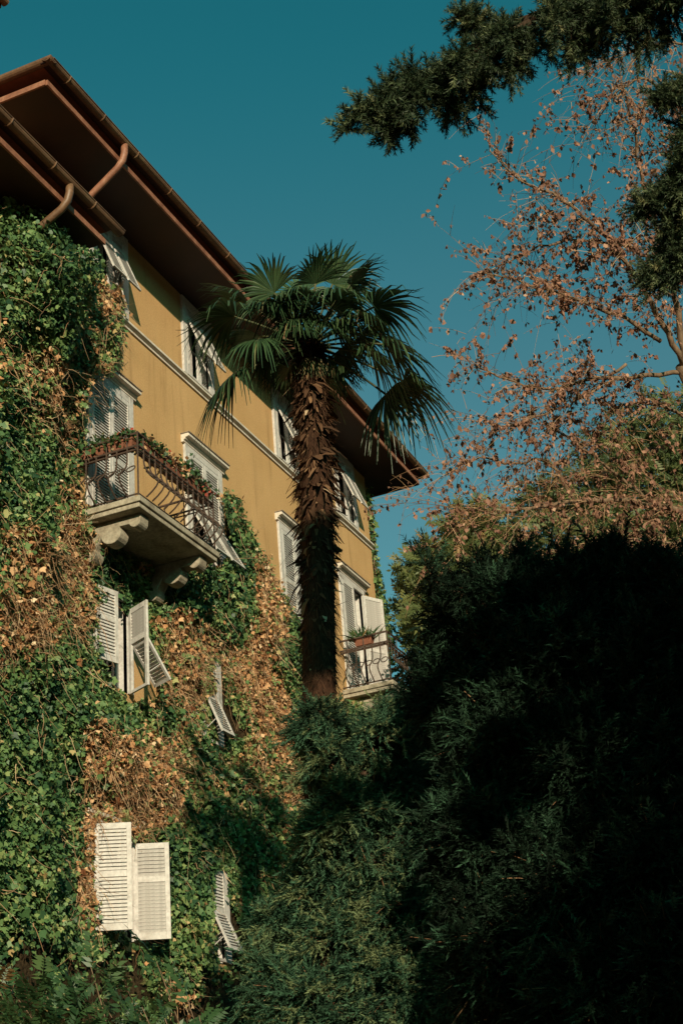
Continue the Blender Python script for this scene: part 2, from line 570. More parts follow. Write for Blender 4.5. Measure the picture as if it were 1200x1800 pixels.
yg, zg = eave(XL, XR, 0.0, ZT, 0.92, True, True, DEPTH, [13.3, 14.2, 15.15, 16.15, 17.1, 18.1, 19.1, 20.1, 21.1, 22.1, 23.1, 24.1, 25.1, 26.1, 27.0], DEPTH)
wyg, wzg = eave(5.0, WX1, WY, WZT, 0.92, False, False, 0, [6.1, 7.2, 8.3, 9.4, 10.5, 11.6, 12.55, 13.5], 3.0)

# roofs: hipped main roof, lean-to over the wing; courses of tiles as raised ribs
rf = MB()
e0, e1, f0, f1 = XL - 1.05, XR + 1.05, -1.05, DEPTH + 1.05
zr, rise = ZT + 0.24, 2.3
rid0, rid1, rm = e0 + 6, e1 - 6, (f0 + f1) / 2
rf.add([(e0, f0, zr), (e1, f0, zr), (e1, f1, zr), (e0, f1, zr), (rid0, rm, zr + rise), (rid1, rm, zr + rise)],
       [(0, 1, 5, 4), (1, 2, 5), (2, 3, 4, 5), (3, 0, 4)])
rf.add([(e0, f0, zr - .02), (e1, f0, zr - .02), (e1, f1, zr - .02), (e0, f1, zr - .02)], [(3, 2, 1, 0)])
roof = rf.build('roof', M['tile'], villa)
tl = MB()
for i in range(3, 118):       # ends of the tile rows along the front eave
    x = e0 + (e1 - e0) * (i + .5) / 120
    tl.tube([(x, f0 - .03, zr + .02), (x, f0 + .6, zr + .02 + .6 * rise / (rm - f0))], 0.055, 6)
prop(tl.build('tile_rows', M['tile'], roof), kind='stuff')
wr = MB()
wr.add([(5, WY - 1.05, WZT + .24), (WX1 + .02, WY - 1.05, WZT + .24), (WX1 + .02, 3, WZT + 1.3), (5, 3, WZT + 1.3),
        (5, WY - 1.05, WZT + .20), (WX1 + .02, WY - 1.05, WZT + .20), (WX1 + .02, 3, WZT + .20), (5, 3, WZT + .20)],
       [(0, 1, 2, 3), (7, 6, 5, 4), (0, 4, 5, 1), (1, 5, 6, 2), (2, 6, 7, 3), (3, 7, 4, 0)])
wr.build('wing_roof', M['tile'], villa)
# higher roof of the stair tower; only the tip of its eave shows
tp = atY(10, 14, 1.5)
tw = MB()
tw.box(tp[0] - 4.0, tp[0] - .9, 2.4, 6, ZT + .5, tp[2])
tw.build('tower_wall', M['stucco'], villa)
te = MB().box(tp[0] - 5, tp[0] - .05, 1.55, 7, tp[2] - .02, tp[2] + .06).build('tower_soffit', M['soffit'], villa)
MB().prism([(1.5 + .08 * math.cos(math.pi + math.pi * k / 8), tp[2] + .12 + .08 * math.sin(math.pi + math.pi * k / 8)) for k in range(9)], tp[0] - 5, tp[0]).build('gutter', M['gutter'], villa)
MB().box(tp[0] - 5, tp[0], 1.48, 7, tp[2] + .13, tp[2] + .17).build('tower_roof', M['tile'], villa)

# downpipes: swan necks from the gutters back to the walls
dp = MB()
dp.tube([(14.86, yg, zg - .05), (14.86, yg, zg - .20), (14.86, yg + .03, zg - .33), (14.86, yg + .12, zg - .44), (14.86, yg + .55, zg - .74), (14.86, -.16, zg - 1.05), (14.86, -.09, zg - 1.2), (14.86, -.09, 13.2)], 0.055, 10)
dp.build('downpipe', M['fascia'], villa, smooth=True)
dp = MB()
px_ = 12.98
dp.tube([(px_, wyg, wzg - .05), (px_, wyg, wzg - .18), (px_, wyg + .03, wzg - .30), (px_, wyg + .12, wzg - .40), (px_, wyg + .55, wzg - .62), (px_, WY - .15, wzg - .86), (px_, WY - .08, wzg - 1.0), (px_, WY - .08, GZ)], 0.055, 10)
dp.build('downpipe', M['gutter'], villa, smooth=True)

# string course under the top-floor windows
sc = MB()
sc.prism([(0.0, 12.765), (-.03, 12.765), (-.03, 12.80), (-.055, 12.812), (-.085, 12.83), (-.085, 12.868), (0.0, 12.88)], XL, XR + .1)
sc.build('string_course', M['trim'], villa)

# windows: casing + sash + pane (+ hood, sill); the window part is its casing
CURT = {'w1', 'w2', 'w3', 'w4', 'B'}
for key, x0, x1, z0, z1, st in WIN:
    cw = 0.115
    c = MB()
    zb = z0
    c.box(x0 - cw, x0 + .0, -.045, .06, zb, z1 + cw)
    c.box(x1 - .0, x1 + cw, -.045, .06, zb, z1 + cw)
    c.box(x0 + .001, x1 - .001, -.043, .058, z1, z1 + cw)
    cas = c.build('window', M['white'], villa, bevel=.006)
    RV[key].build('reveal', M['white'], cas)
    s = MB()
    f = .055
    y0, y1 = .13, .18
    xm = (x0 + x1) / 2
    s.box(x0, x0 + f, y0, y1, z0, z1); s.box(x1 - f, x1, y0, y1, z0, z1)
    s.box(x0 + f, x1 - f, y0 + .001, y1 - .001, z0, z0 + f + .02); s.box(x0 + f, x1 - f, y0 + .001, y1 - .001, z1 - f, z1)
    s.box(xm - .05, xm + .05, y0 - .012, y1 + .01, z0 + f + .02, z1 - f)
    zm = z0 + (z1 - z0) * .55
    s.box(x0 + f, xm - .05, y0 + .006, y1 - .006, zm - .015, zm + .015); s.box(xm + .05, x1 - f, y0 + .006, y1 - .006, zm - .015, zm + .015)
    s.build('sash', M['white'], cas)
    for a, b in ((x0 + f, xm - .05), (xm + .05, x1 - f)):
        for c0, c1 in ((z0 + f + .02, zm - .015), (zm + .015, z1 - f)):
            MB().box(a, b, .152, .158, c0, c1).build('pane', M['glass'], cas)
    if key in CURT:
        cu = MB()
        nseg = 40
        for side in (0, 1):
            xa, xb = (x0 + .03, xm - .12) if side == 0 else (xm + .12, x1 - .03)
            pts = []
            for i in range(nseg + 1):
                u = i / nseg
                pts.append((xa + (xb - xa) * u, .30 + .03 * math.sin(u * 22 + side)))
            for i in range(nseg):
                (xa_, ya_), (xb_, yb_) = pts[i], pts[i + 1]
                cu.quad((xa_, ya_, z0 + .02), (xb_, yb_, z0 + .02), (xb_, yb_, z1), (xa_, ya_, z1))
        cu.build('curtain', M['curtain'], cas)
    if st == MID and key not in ('A', 'D'):
        MB().box(x0 - cw - .03, x1 + cw + .03, -.09, .12, z0 - .07, z0 - .001).build('sill', M['trim'], cas, bevel=.006)
    if st == MID:
        h = MB()
        za = z1 + cw + .003
        h.prism([(.0, za), (-.05, za), (-.05, za + .03), (-.08, za + .045), (-.08, za + .07), (-.15, za + .085), (-.15, za + .125), (-.13, za + .135), (0, za + .15)],
                x0 - cw - .06, x1 + cw + .07)
        h.build('hood', M['trim'], cas)
        MB().box(x0 - cw - .075, x1 + cw + .085, -.165, .0, za + .142, za + .158).build('hood_flashing', M['hoodtop'], cas)
    elif key == 'G':
        za = z1 + cw + .003
        MB().box(x0 - cw - .04, x1 + cw + .04, -.08, .0, za, za + .05).build('hood', M['trim'], cas)

# shutters: frame mesh + slats (+ tilting lower flap)
SLATS = {}
slat_count = [0]


def slat_mesh(wd):
    k = round(wd, 3)
    if k not in SLATS:
        d, t = .021, .0045
        a = R(63)
        ca, sa = math.cos(a), math.sin(a)
        vs = []
        for x in (0, wd):
            for u, v in ((-d, -t), (d, -t), (d, t), (-d, t)):
                vs.append((x, u * ca - v * sa, u * sa + v * ca))
        me = bpy.data.meshes.new('slat')
        me.from_pydata(vs, [], [(3, 2, 1, 0), (4, 5, 6, 7), (0, 1, 5, 4), (1, 2, 6, 5), (2, 3, 7, 6), (3, 0, 4, 7)])
        me.materials.append(M['white'])
        SLATS[k] = me
    return SLATS[k]


def shutter(hx, hy, side, wd, z0, z1, ang, split=None, flap=0.0, pitch=.048, stile=.062, flen=None):
    """side 'L' = hinged at its near jamb, 'R' = hinged at its far jamb; split = share of the height below the middle rail"""
    t = .018
    sg = -1.0 if side == 'L' else 1.0             # local y of the outer face
    rz = -R(ang) if side == 'L' else math.pi + R(ang)
    Mw = Matrix.Translation((hx, hy, 0)) @ Matrix.Rotation(rz, 4, 'Z')
    zs = z0 + (z1 - z0) * split if split else None
    fr = MB()
    fr.box(0, stile, -t, t, z0, z1); fr.box(wd - stile, wd, -t, t, z0, z1)
    fr.box(stile, wd - stile, -t + .001, t - .001, z1 - stile * 1.25, z1)
    fr.box(stile, wd - stile, -t + .001, t - .001, z0, z0 + stile * (1.4 if not flap else .7))
    if zs:
        fr.box(stile, wd - stile, -t + .001, t - .001, zs - .04, zs + .04)
    fr.box(stile * .3, stile * .6, sg * (t + .012) - .006, sg * (t + .012) + .006, z0 + .2, z0 + .3)
    fo = fr.build('shutter', M['white'], None, bevel=.004)
    fo.parent = villa
    fo.matrix_parent_inverse = Matrix.Translation(-Vector(WLOC[villa.name]))
    fo.matrix_basis = Mw
    joined = MB()

    def slats(a, b, x0, x1, tf):
        n = max(2, int(round((b - a) / pitch)))
        for i in range(n):
            z = a + (b - a) * (i + .5) / n
            loc = tf @ Matrix.Translation((x0, 0, z)) @ (Matrix.Identity(4) if sg > 0 else Matrix.Scale(-1, 4, (0, 1, 0)))
            # outer edge points down
            if sg > 0:
                loc = tf @ Matrix.Translation((x0, 0, z)) @ Matrix.Scale(-1, 4, (0, 1, 0))
            else:
                loc = tf @ Matrix.Translation((x0, 0, z))
            me = slat_mesh(x1 - x0)
            slat_count[0] += 1
            if slat_count[0] <= 300:
                so_ = bpy.data.objects.new('slat', me)
                C.objects.link(so_)
                so_.parent = fo
                so_.matrix_basis = loc
            else:
                joined.add([loc @ v.co for v in me.vertices], [tuple(p.vertices) for p in me.polygons])
    I = Matrix.Identity(4)
    top0 = (zs + .04) if zs else z0 + stile * 1.4
    slats(top0, z1 - stile * 1.25, stile, wd - stile, I)
    if zs:
        if flap:
            fa = R(flap)
            tf = Matrix.Translation((0, sg * (t + .004), zs - .04)) @ Matrix.Rotation(sg * fa, 4, 'X')
            h = flen or zs - .04 - (z0 + stile * .7)
            fs = stile * .72
            fm = MB()
            fm.box(stile * .55, stile * .55 + fs, -.014, .014, -h, 0); fm.box(wd - stile * .55 - fs, wd - stile * .55, -.014, .014, -h, 0)
            fm.box(stile * .55 + fs, wd - stile * .55 - fs, -.013, .013, -fs, 0); fm.box(stile * .55 + fs, wd - stile * .55 - fs, -.013, .013, -h, -h + fs)
            fo2 = fm.build('flap', M['white'], None)
            fo2.parent = fo
            fo2.matrix_basis = tf
            slats(-h + fs, -fs, stile * .55 + fs, wd - stile * .55 - fs, tf)
            # stay rod that props the flap
            e = tf @ Vector((wd - stile, 0, -h * .62))
            MB().tube([(wd - stile * .5, 0, z0 + .18), tuple(e)], .007, 5).build('stay', M['white'], fo)
        else:
            slats(z0 + stile * 1.4, zs - .04, stile, wd - stile, I)
    if joined.v:
        prop(joined.build('slats', M['white'], fo), kind='stuff')
    return fo


W = {k: (a, b, c, d) for k, a, b, c, d, s in WIN}


def pair(key, angL, angR, splitL=None, flapL=0, splitR=None, flapR=0, **kw):
    x0, x1, z0, z1 = W[key]
    wd = (x1 - x0) / 2 - .006
    shutter(x0 + .002, -.03, 'L', wd, z0 + .01, z1 - .01, angL, splitL, flapL, **kw)
    shutter(x1 - .002, -.03, 'R', wd, z0 + .01, z1 - .01, angR, splitR, flapR, **kw)


# big ones first: each slat of these is an object
x0, x1, z0, z1 = W['G']
shutter(x0, -.05, 'L', .47, z0 + .01, z1 - .01, 58, .52, 0)
shutter(x1, -.05, 'R', .475, z0 + .01, z1 - .1, 122, .62, 0)
pair('A', 1, 1, .5, 0, .5, 0)
x0, x1, z0, z1 = W['E']
shutter(x0 + .002, -.05, 'L', .465, z0 + .26, z1 - .01, 13, .58, 0)
shutter(x1 - .002, -.05, 'R', .46, z0 - .02, z1 - .10, 64, .60, 33)
pair('D', 2, 152, .5, 0, .5, 0)
pair('C', 0, 0, .5, 0, .5, 0)
pair('B', 0, 0, .5, 27, .5, 27)
for k in ('w1', 'w2', 'w3', 'w4'):
    pair(k, 0, 0, .83, 20.5, .83, 20.5, flen=.855)
pair('F', 0, 0, .55, 0, .55, 22)
pair('H', 0, 0, .55, 0, .55, 24)


# balconies
def balcony(x0, x1, dep, zs, th=.16):
    root = empty('balcony', (x0, 0, zs), parent=villa)
    yo = -dep
    sl = MB()
    sl.box(x0 - .05, x1 + .05, yo - .05, 0.02, zs - th * .55, zs)
    sl.box(x0 - .02, x1 + .02, yo - .02, 0.0, zs - th, zs - th * .55 - .001)
    sl.build('slab', M['concrete'], root, bevel=.01)
    # scrolled consoles
    for cx in (x0 + .26, x1 - .26):
        prof = [(0, zs - th - .004), (-.94 * dep, zs - th - .004)]
        for k in range(9):
            a = R(180 + 22.5 * k * .9)
            prof.append((-.84 * dep + .09 * math.cos(a), zs - th - .10 + .09 * math.sin(a)))
        for k in range(11):
            a = R(150 + 20 * k)
            prof.append((-.46 * dep + .16 * math.cos(a), zs - th - .20 + .15 * math.sin(a)))
        for k in range(9):
            a = R(160 + 20 * k)
            prof.append((-.12 + .10 * math.cos(a) * 1.0, zs - th - .42 + .12 * math.sin(a)))
        prof.append((0, zs - th - .46))
        MB().prism(prof, cx - .11, cx + .11).build('corbel', M['concrete'], root, bevel=.012)
    zt, zl = zs + 1.0, zs + .80          # top rail and the rail under the flower band
    path = [(x0, 0), (x0, yo), (x1, yo), (x1, 0)]
    for z, r in ((zt, .021), (zl, .018), (zl - .06, .012), (zs + .05, .015)):
        MB().tube([(x, y, z) for x, y in path], r, 6).build('rail', M['iron'], root)
    for (ca, cb) in (((x0 + .09, 0), (x0 + .09, yo)), ((x0, yo + .09), (x1, yo + .09))):
        MB().tube([(ca[0], ca[1], zl), (cb[0], cb[1], zl)], .016, 6).build('box_shelf', M['iron'], root)
    sides = [((x0, 0), (x0, yo), (-1, 0)), ((x0, yo), (x1, yo), (0, -1)), ((x1, yo), (x1, 0), (1, 0))]
    rings = MB()
    for (ax, ay), (bx, by), (nx, ny) in sides:
        L = math.hypot(bx - ax, by - ay)
        n = max(6, int(round(L / .155)))
        for i in range(n + 1):
            u = i / n
            px, py = ax + (bx - ax) * u, ay + (by - ay) * u
            if i in (0, n):
                if ay + by != 0 and (i == n and by != 0):
                    MB().tube([(px, py, zs), (px, py, zt + .02)], .014, 6).build('post', M['iron'], root)
                continue
            pts = []
            for k in range(13):
                t = k / 12
                z = zl - (zl - zs - .05) * t
                bulge = .26 * math.exp(-((t - .74) / .23) ** 2) * (1 - .15 * t)
                if t > .93: bulge *= .55
                pts.append((px + nx * bulge, py + ny * bulge, z))
            MB().tube(pts, .0125, 6, cap=False).build('baluster', M['iron'], root)
            if i % 2:
                MB().tube([(px, py, zl), (px, py, zt)], .009, 5, cap=False).build('spindle', M['iron'], root)
            if i < n:
                mx, my = px + (bx - ax) / n * .5, py + (by - ay) / n * .5
                dx, dy = (bx - ax) / L, (by - ay) / L
                zc = zs + .05 + (zl - zs - .05) * .50
                bu = .055
                pts = []
                for k in range(15):
                    a = 2 * math.pi * k / 14
                    pts.append((mx + nx * (bu - .05 * math.sin(a)) + dx * .066 * math.cos(a), my + ny * (bu - .05 * math.sin(a)) + dy * .066 * math.cos(a), zc + .066 * math.sin(a)))
                MB().tube(pts, .0095, 5, cap=False).build('ring', M['iron'], root)
    return root, zt, zl


b1, zt1, zl1 = balcony(15.20, 17.38, 1.0, 8.93)
b2, zt2, zl2 = balcony(24.36, 26.42, 1.0, 8.93)

# ------------------------------------------------------------------ foliage helpers
IVY_V = [(0, 0, 0), (.42, .12, .05), (.52, .48, .03), (.22, .62, .06), (0, 1, -.10), (-.22, .62, .06), (-.52, .48, .03), (-.42, .12, .05)]
IVY_F = [(0, 1, 2, 3), (0, 3, 4, 5), (0, 5, 6, 7)]
LEAF_V = [(0, 0, 0), (.30, .40, .05), (0, 1, -.08), (-.30, .40, .05)]
LEAF_F = [(0, 1, 2, 3)]


def needles(n, length, nl, nw, flat=0.0, seed=1, tip=True, droop=0.0):
    """a shoot along +y with n needles (thin triangles)"""
    g = np.random.default_rng(seed)
    V, F = [], []
    for i in range(n):
        u = (i + g.random()) / n
        a = g.random() * 2 * math.pi
        if flat:
            a = (0 if i % 2 else math.pi) + g.normal() * (1 - flat)
        lean = .55 + .5 * u
        d = unit(np.array([math.cos(a), lean, math.sin(a)]))
        p = np.array([0, u * length, -droop * u * u])
        s = unit(np.cross(d, [g.normal(), g.normal(), g.normal()])) * nw * .5
        L = nl * (.8 + .4 * g.random()) * (1.0 if u < .85 else .8)
        b = len(V)
        V += [p - s, p + s, p + d * L]
        F.append((b, b + 1, b + 2))
    # the twig itself
    b = len(V)
    V += [(-nw * .5, 0, 0), (nw * .5, 0, 0), (0, length, -droop)]
    F.append((b, b + 1, b + 2))
    return np.array(V), np.array(F)


def pinnate(n, length, ll, lw, seed=3):
    """a feathered leaf along +y: n leaflet pairs (diamonds)"""
    g = np.random.default_rng(seed)
    V, F = [], []
    for i in range(2 * n + 1):
        s = 0 if i == 2 * n else (1 if i % 2 else -1)
        u = .12 + .86 * (i // 2) / n
        p = np.array([0, u * length, -.25 * length * u * u])
        d = unit(np.array([s * .9, .55, -.25 + .2 * g.normal()])) if s else np.array([0, 1, -.3])
        sd_ = unit(np.cross(d, [0, 0, 1.0])) * lw * .5
        L = ll * (.75 + .35 * math.sin(math.pi * u)) * (.9 + .2 * g.random())
        b = len(V)
        V += [p, p + d * L * .4 + sd_, p + d * L - np.array([0, 0, .1 * L]), p + d * L * .4 - sd_]
        F.append((b, b + 1, b + 2, b + 3))
    b = len(V)
    r = .006
    V += [(-r, 0, 0), (r, 0, 0), (r * .4, length, -.25 * length), (-r * .4, length, -.25 * length)]
    F.append((b, b + 1, b + 2, b + 3))
    return np.array(V, float), np.array(F)


def rand_unit(n, g=rng):
    return unit(g.normal(size=(n, 3)))


def strips(name, P, rad, rndv, mat, parent=None):
    """many thin three-sided twigs; P (N,K,3) paths, rad (N,) root radius"""
    N, K, _ = P.shape
    T = np.gradient(P, axis=1)
    T = unit(T)
    ref = rand_unit(N)[:, None, :]
    a = unit(np.cross(T, ref))
    c = np.cross(T, a)
    taper = np.linspace(1, .35, K)[None, :, None]
    V = np.zeros((N, K, 3, 3))
    for k in range(3):
        w = 2 * math.pi * k / 3
        V[:, :, k, :] = P + (math.cos(w) * a + math.sin(w) * c) * rad[:, None, None] * taper
    idx = np.arange(N * K * 3).reshape(N, K, 3)
    F = []
    for k in range(3):
        k2 = (k + 1) % 3
        F.append(np.stack([idx[:, :-1, k], idx[:, :-1, k2], idx[:, 1:, k2], idx[:, 1:, k]], -1).reshape(-1, 4))
    F = np.concatenate(F)
    rr = np.tile(np.repeat(rndv, K - 1), 3)
    return link_mesh(name, fast_mesh(name, V.reshape(-1, 3), F, 4, rr), mat, parent)


# ------------------------------------------------------------------ ivy and dry creeper on the facade
# outline of the growth as it meets the open plaster (photo pixels, turned into points on the wall)
OUT = [(-400, 335), (0, 335), (35, 350), (85, 378), (112, 405), (135, 440), (170, 436), (188, 440), (205, 462), (214, 505), (215, 545), (209, 580), (207, 620),
       (198, 650), (170, 658), (155, 672), (150, 700), (148, 760), (140, 790), (137, 840), (138, 878), (160, 895), (200, 912), (245, 905), (250, 918), (205, 930), (165, 955), (230, 935), (330, 970),
       (362, 988), (378, 1000), (392, 965), (386, 925), (383, 878), (395, 866), (408, 878), (424, 880),
       (420, 900), (440, 930), (447, 962), (470, 985), (480, 1020), (497, 1045), (506, 1072), (524, 1092), (540, 1110), (570, 1180), (580, 1250), (640, 1235), (680, 1260), (820, 1900), (-400, 1900)]
HOLES = [[(168, 1058), (217, 1050), (220, 1075), (246, 1070), (252, 1125), (288, 1215), (266, 1232), (247, 1230), (226, 1240), (212, 1210), (196, 1208), (176, 1150)],
         [(374, 1155), (393, 1160), (398, 1232), (437, 1292), (428, 1302), (404, 1290), (402, 1300), (394, 1326), (380, 1320), (374, 1240)],
         [(188, 1458), (226, 1455), (230, 1478), (292, 1480), (296, 1660), (228, 1662), (222, 1640), (194, 1630), (186, 1600), (190, 1540)],
         [(376, 1528), (400, 1526), (405, 1585), (418, 1615), (450, 1660), (440, 1672), (406, 1678), (406, 1694), (384, 1694), (376, 1620)],
         [(366, 868), (394, 880), (420, 978), (400, 984), (388, 1000), (372, 995), (364, 930)]]
BROWN = [(185, 530, 26, 60, 1.0), (70, 645, 70, 45, .7), (110, 770, 60, 90, .45), (125, 880, 35, 60, .9), (60, 965, 70, 55, .7), (90, 1080, 90, 60, 1.0), (320, 1140, 45, 90, 1.0),
         (470, 1085, 45, 100, 1.3), (480, 1225, 50, 60, 1.0), (430, 1200, 60, 50, .5), (180, 1300, 60, 50, .8), (250, 1370, 80, 75, 1.2), (160, 1400, 22, 90, .9), (150, 1560, 22, 100, .8),
         (250, 1440, 60, 30, .8), (40, 1130, 40, 50, .6), (510, 1380, 25, 70, .9), (150, 1010, 50, 40, .5)]
GREEN = [(70, 430, 120, 80, 1.2), (90, 560, 60, 60, .8), (40, 1290, 90, 120, .9), (60, 1480, 90, 120, 1.0), (40, 1650, 120, 120, .8), (225, 1255, 60, 40, .9), (290, 1040, 80, 28, 1.2),
         (420, 1010, 30, 70, 1.0), (400, 1265, 60, 40, .7), (330, 1500, 70, 70, 1.0), (320, 1620, 60, 90, .8), (60, 850, 70, 60, .5), (190, 1010, 40, 35, .8), (505, 1140, 25, 40, .8)]


def ivy_thick(X, Z):
    n1 = fbm2(X * .9 + 3, Z * .9, 5, 4)
    n2 = fbm2(X * 3.1, Z * 3.1 + 7, 6, 2)
    bulge = .72 * np.exp(-((X - 13.3) / .9) ** 2 - ((Z - 11.6) / .8) ** 2)
    t = .03 + np.clip((n1 - .30) * .75, 0, .42) + .22 * n2 ** 1.5 + bulge
    for xa, xb, za, zb_ in ((14.9, 16.8, 6.5, 8.2), (18.6, 19.4, 6.4, 8.1), (14.9, 16.9, 3.2, 4.9), (18.6, 19.4, 3.2, 4.8)):
        ex = np.maximum(np.maximum(xa - X, X - xb), 0) / .35
        ez = np.maximum(np.maximum(za - Z, Z - zb_), 0) / .30
        t = t * (1 - .78 * np.exp(-ex ** 2 - ez ** 2))       # thinner where it is kept clear of the shutters
    return t


def wall_y(X):
    return np.where(X < WX1, WY, 0.0)


def brownness(px, py, X, Z):
    b = fbm2(X * 1.1 + 11, Z * 1.1 + 4, 9, 4) * 2.2 - 1.15
    for cx, cy, rx, ry, a in BROWN:
        b = b + 1.1 * a * np.exp(-((px - cx) / rx) ** 2 - ((py - cy) / ry) ** 2)
    for cx, cy, rx, ry, a in GREEN:
        b = b - 1.1 * a * np.exp(-((px - cx) / rx) ** 2 - ((py - cy) / ry) ** 2)
    return b


def ivy_keep(P, jitter=6.0):
    px, py = proj(P)
    j = rng.normal(size=(2, len(px))) * jitter
    keep = inpoly(px + j[0], py + j[1], OUT)
    for h in HOLES:
        keep &= ~inpoly(px + j[0] * .4, py + j[1] * .4, h)
    return keep, px, py


N = 310000
X = rng.uniform(12.4, 26.5, N)
Z = rng.uniform(1.6, 13.2, N)
Z = np.where(X > 22.8, rng.uniform(1.6, 9.2, N), Z)
th = ivy_thick(X, Z)
lay = rng.random(N) ** .6
off = np.maximum(th * (.25 + .75 * lay), .03) + rng.normal(size=N) * .02
P = np.stack([X, wall_y(X) - np.maximum(off, .02), Z], -1)
keep, px, py = ivy_keep(P)
br = brownness(px, py, X, Z)
low_shade = np.clip((py + 50 * (fbm2(X * 2.5, Z * 2.5, 55, 3) - .5) * 2 - 1640) / 50, 0, 1)
keep &= rng.random(N) > .94 * low_shade * (fbm2(X * 1.6 + 5, Z * 1.6, 56, 3) > .36)  # leaves thinned low down so the dark mat stands in for shade
ivy = empty('climbing_ivy', (15.0, -.1, GZ), 'dense green climbing ivy covering the lower and near part of the villa facade', 'ivy')
dryc = empty('dead_creeper', (17.0, -.1, GZ), 'dry brown leafless creeper tangled through the ivy on the villa facade', 'creeper')


def wall_leaves(sel, size, mat, name, parent, droop=.55, spread=.65, seedtemplate=(IVY_V, IVY_F), tone=None):
    Q = P[sel]
    n = len(Q)
    nrm = np.array([0, -1, .25]) + rng.normal(size=(n, 3)) * spread
    fwd = np.array([0, -.25, -1.0]) * droop + rng.normal(size=(n, 3)) * .55
    Mx = frames(fwd, unit(nrm))
    s = size * np.exp(rng.normal(size=n) * .28)
    Mx = Mx * s[:, None, None]
    r = rng.random(n) if tone is None else tone
    return scatter(name, *seedtemplate, Mx, Q, r, mat, parent)


u = rng.random(N)
mott = (fbm2(X * 4.3, Z * 4.3, 77, 3) - .5) * 2.0
gsel = keep & (br * 1.25 + mott * .8 + rng.normal(size=N) * .33 < .42)
bsel = keep & ~gsel
clump = fbm2(X * 2.2, Z * 2.2, 31, 3)
ti = np.where(gsel)[0]
tone = np.clip(clump[ti] * .9 - .02 + rng.normal(size=len(ti)) * .22 + .15 * np.clip(br[ti] + .3, 0, 1), 0, 1)
lv = wall_leaves(ti, .060, M['ivy'], 'leaves', ivy, tone=tone)
prop(lv, kind='stuff')
bi = np.where(bsel & (u < .66))[0]
bl = wall_leaves(bi, .060, M['dry'], 'dry_leaves', dryc, spread=1.0, tone=np.clip(rng.normal(size=len(bi)) * .25 + .45, 0, 1))
prop(bl, kind='stuff')
# a few green leaves among the dry stems, a few dry ones in the green
gi = np.where(bsel & (u > .84))[0]
prop(wall_leaves(gi, .065, M['ivy'], 'leaves', dryc, tone=np.clip(rng.random(len(gi)) * .5 + .45, 0, 1)), kind='stuff')
# tangled stems
ts = np.where(bsel & (u < .15))[0]
ts = np.concatenate([ts, np.where(gsel & (u < .012))[0]])
n = len(ts)
K = 7
base = P[ts] + np.array([0, -.015, 0])
ln = rng.uniform(.10, .42, n)
dirn = unit(np.stack([rng.normal(size=n) * .6, -np.abs(rng.normal(size=n)) * .25, rng.normal(size=n) * .5 - .8], -1))
cur = rng.normal(size=(n, 3)) * np.array([.55, .25, .4])
uu = np.linspace(0, 1, K)[None, :, None]
wob = rng.normal(size=(n, K, 3)) * .022
path = base[:, None, :] + dirn[:, None, :] * ln[:, None, None] * uu + cur[:, None, :] * (ln[:, None, None] * uu ** 2) + np.cumsum(wob, axis=1) * .7
prop(strips('stems', path, rng.uniform(.003, .0065, n), np.clip(rng.normal(size=n) * .25 + .55, 0, 1), M['twig'], dryc), kind='stuff')
# dead matted layer against the plaster so the wall does not show through
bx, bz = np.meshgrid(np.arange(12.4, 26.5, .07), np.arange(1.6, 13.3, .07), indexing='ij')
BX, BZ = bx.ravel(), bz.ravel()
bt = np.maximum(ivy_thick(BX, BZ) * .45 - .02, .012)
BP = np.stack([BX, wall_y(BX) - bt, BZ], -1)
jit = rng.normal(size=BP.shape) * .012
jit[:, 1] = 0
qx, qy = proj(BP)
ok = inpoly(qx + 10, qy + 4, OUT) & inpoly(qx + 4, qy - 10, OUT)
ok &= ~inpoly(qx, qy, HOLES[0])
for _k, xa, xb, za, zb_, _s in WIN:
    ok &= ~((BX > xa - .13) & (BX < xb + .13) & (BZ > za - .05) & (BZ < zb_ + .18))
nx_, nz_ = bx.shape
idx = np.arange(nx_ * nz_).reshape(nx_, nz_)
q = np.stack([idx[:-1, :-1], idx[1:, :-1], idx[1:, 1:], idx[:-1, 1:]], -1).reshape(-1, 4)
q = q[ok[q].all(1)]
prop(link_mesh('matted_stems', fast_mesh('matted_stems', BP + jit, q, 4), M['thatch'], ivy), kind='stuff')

# creeper up the far corner of the house
cor = empty('climbing_ivy', (26.7, -.1, GZ), 'thin strand of ivy climbing the far corner of the villa beside the sky', 'ivy')
n = 9000
z = 5.5 + (14.3 - 5.5) * rng.random(n) ** 1.5
wdt = np.interp(z, [5, 9.5, 11.2, 12.4, 13, 14.3], [1.3, .95, .6, .16, .2, .12]) * (.4 + 1.2 * fbm2(z * 1.7, z * 0, 41, 3))
cx = 26.62 + rng.uniform(-.12, 1, n) * wdt
cy = np.where(cx < 26.62, -.05 - rng.random(n) * .1, rng.uniform(-.35, .5, n) * np.minimum(wdt, .7))
dens = np.where(z > 12.3, .45, 1.0)
k_ = rng.random(n) < dens
P = np.stack([cx, cy, z], -1)[k_]
prop(wall_leaves(np.arange(len(P)), .07, M['ivy'], 'leaves', cor, tone=np.clip(rng.normal(size=len(P)) * .22 + .5, 0, 1)), kind='stuff')
cs = MB()
for i in range(5):
    z = 3.0
    pts = []
    while z < 14.0:
        pts.append((26.66 + .03 * rng.normal() + .02 * i, -.02 - .05 * rng.random(), z)); z += .45
    cs.tube(pts, .012, 5)
cs.build('stem', M['bark'], cor)

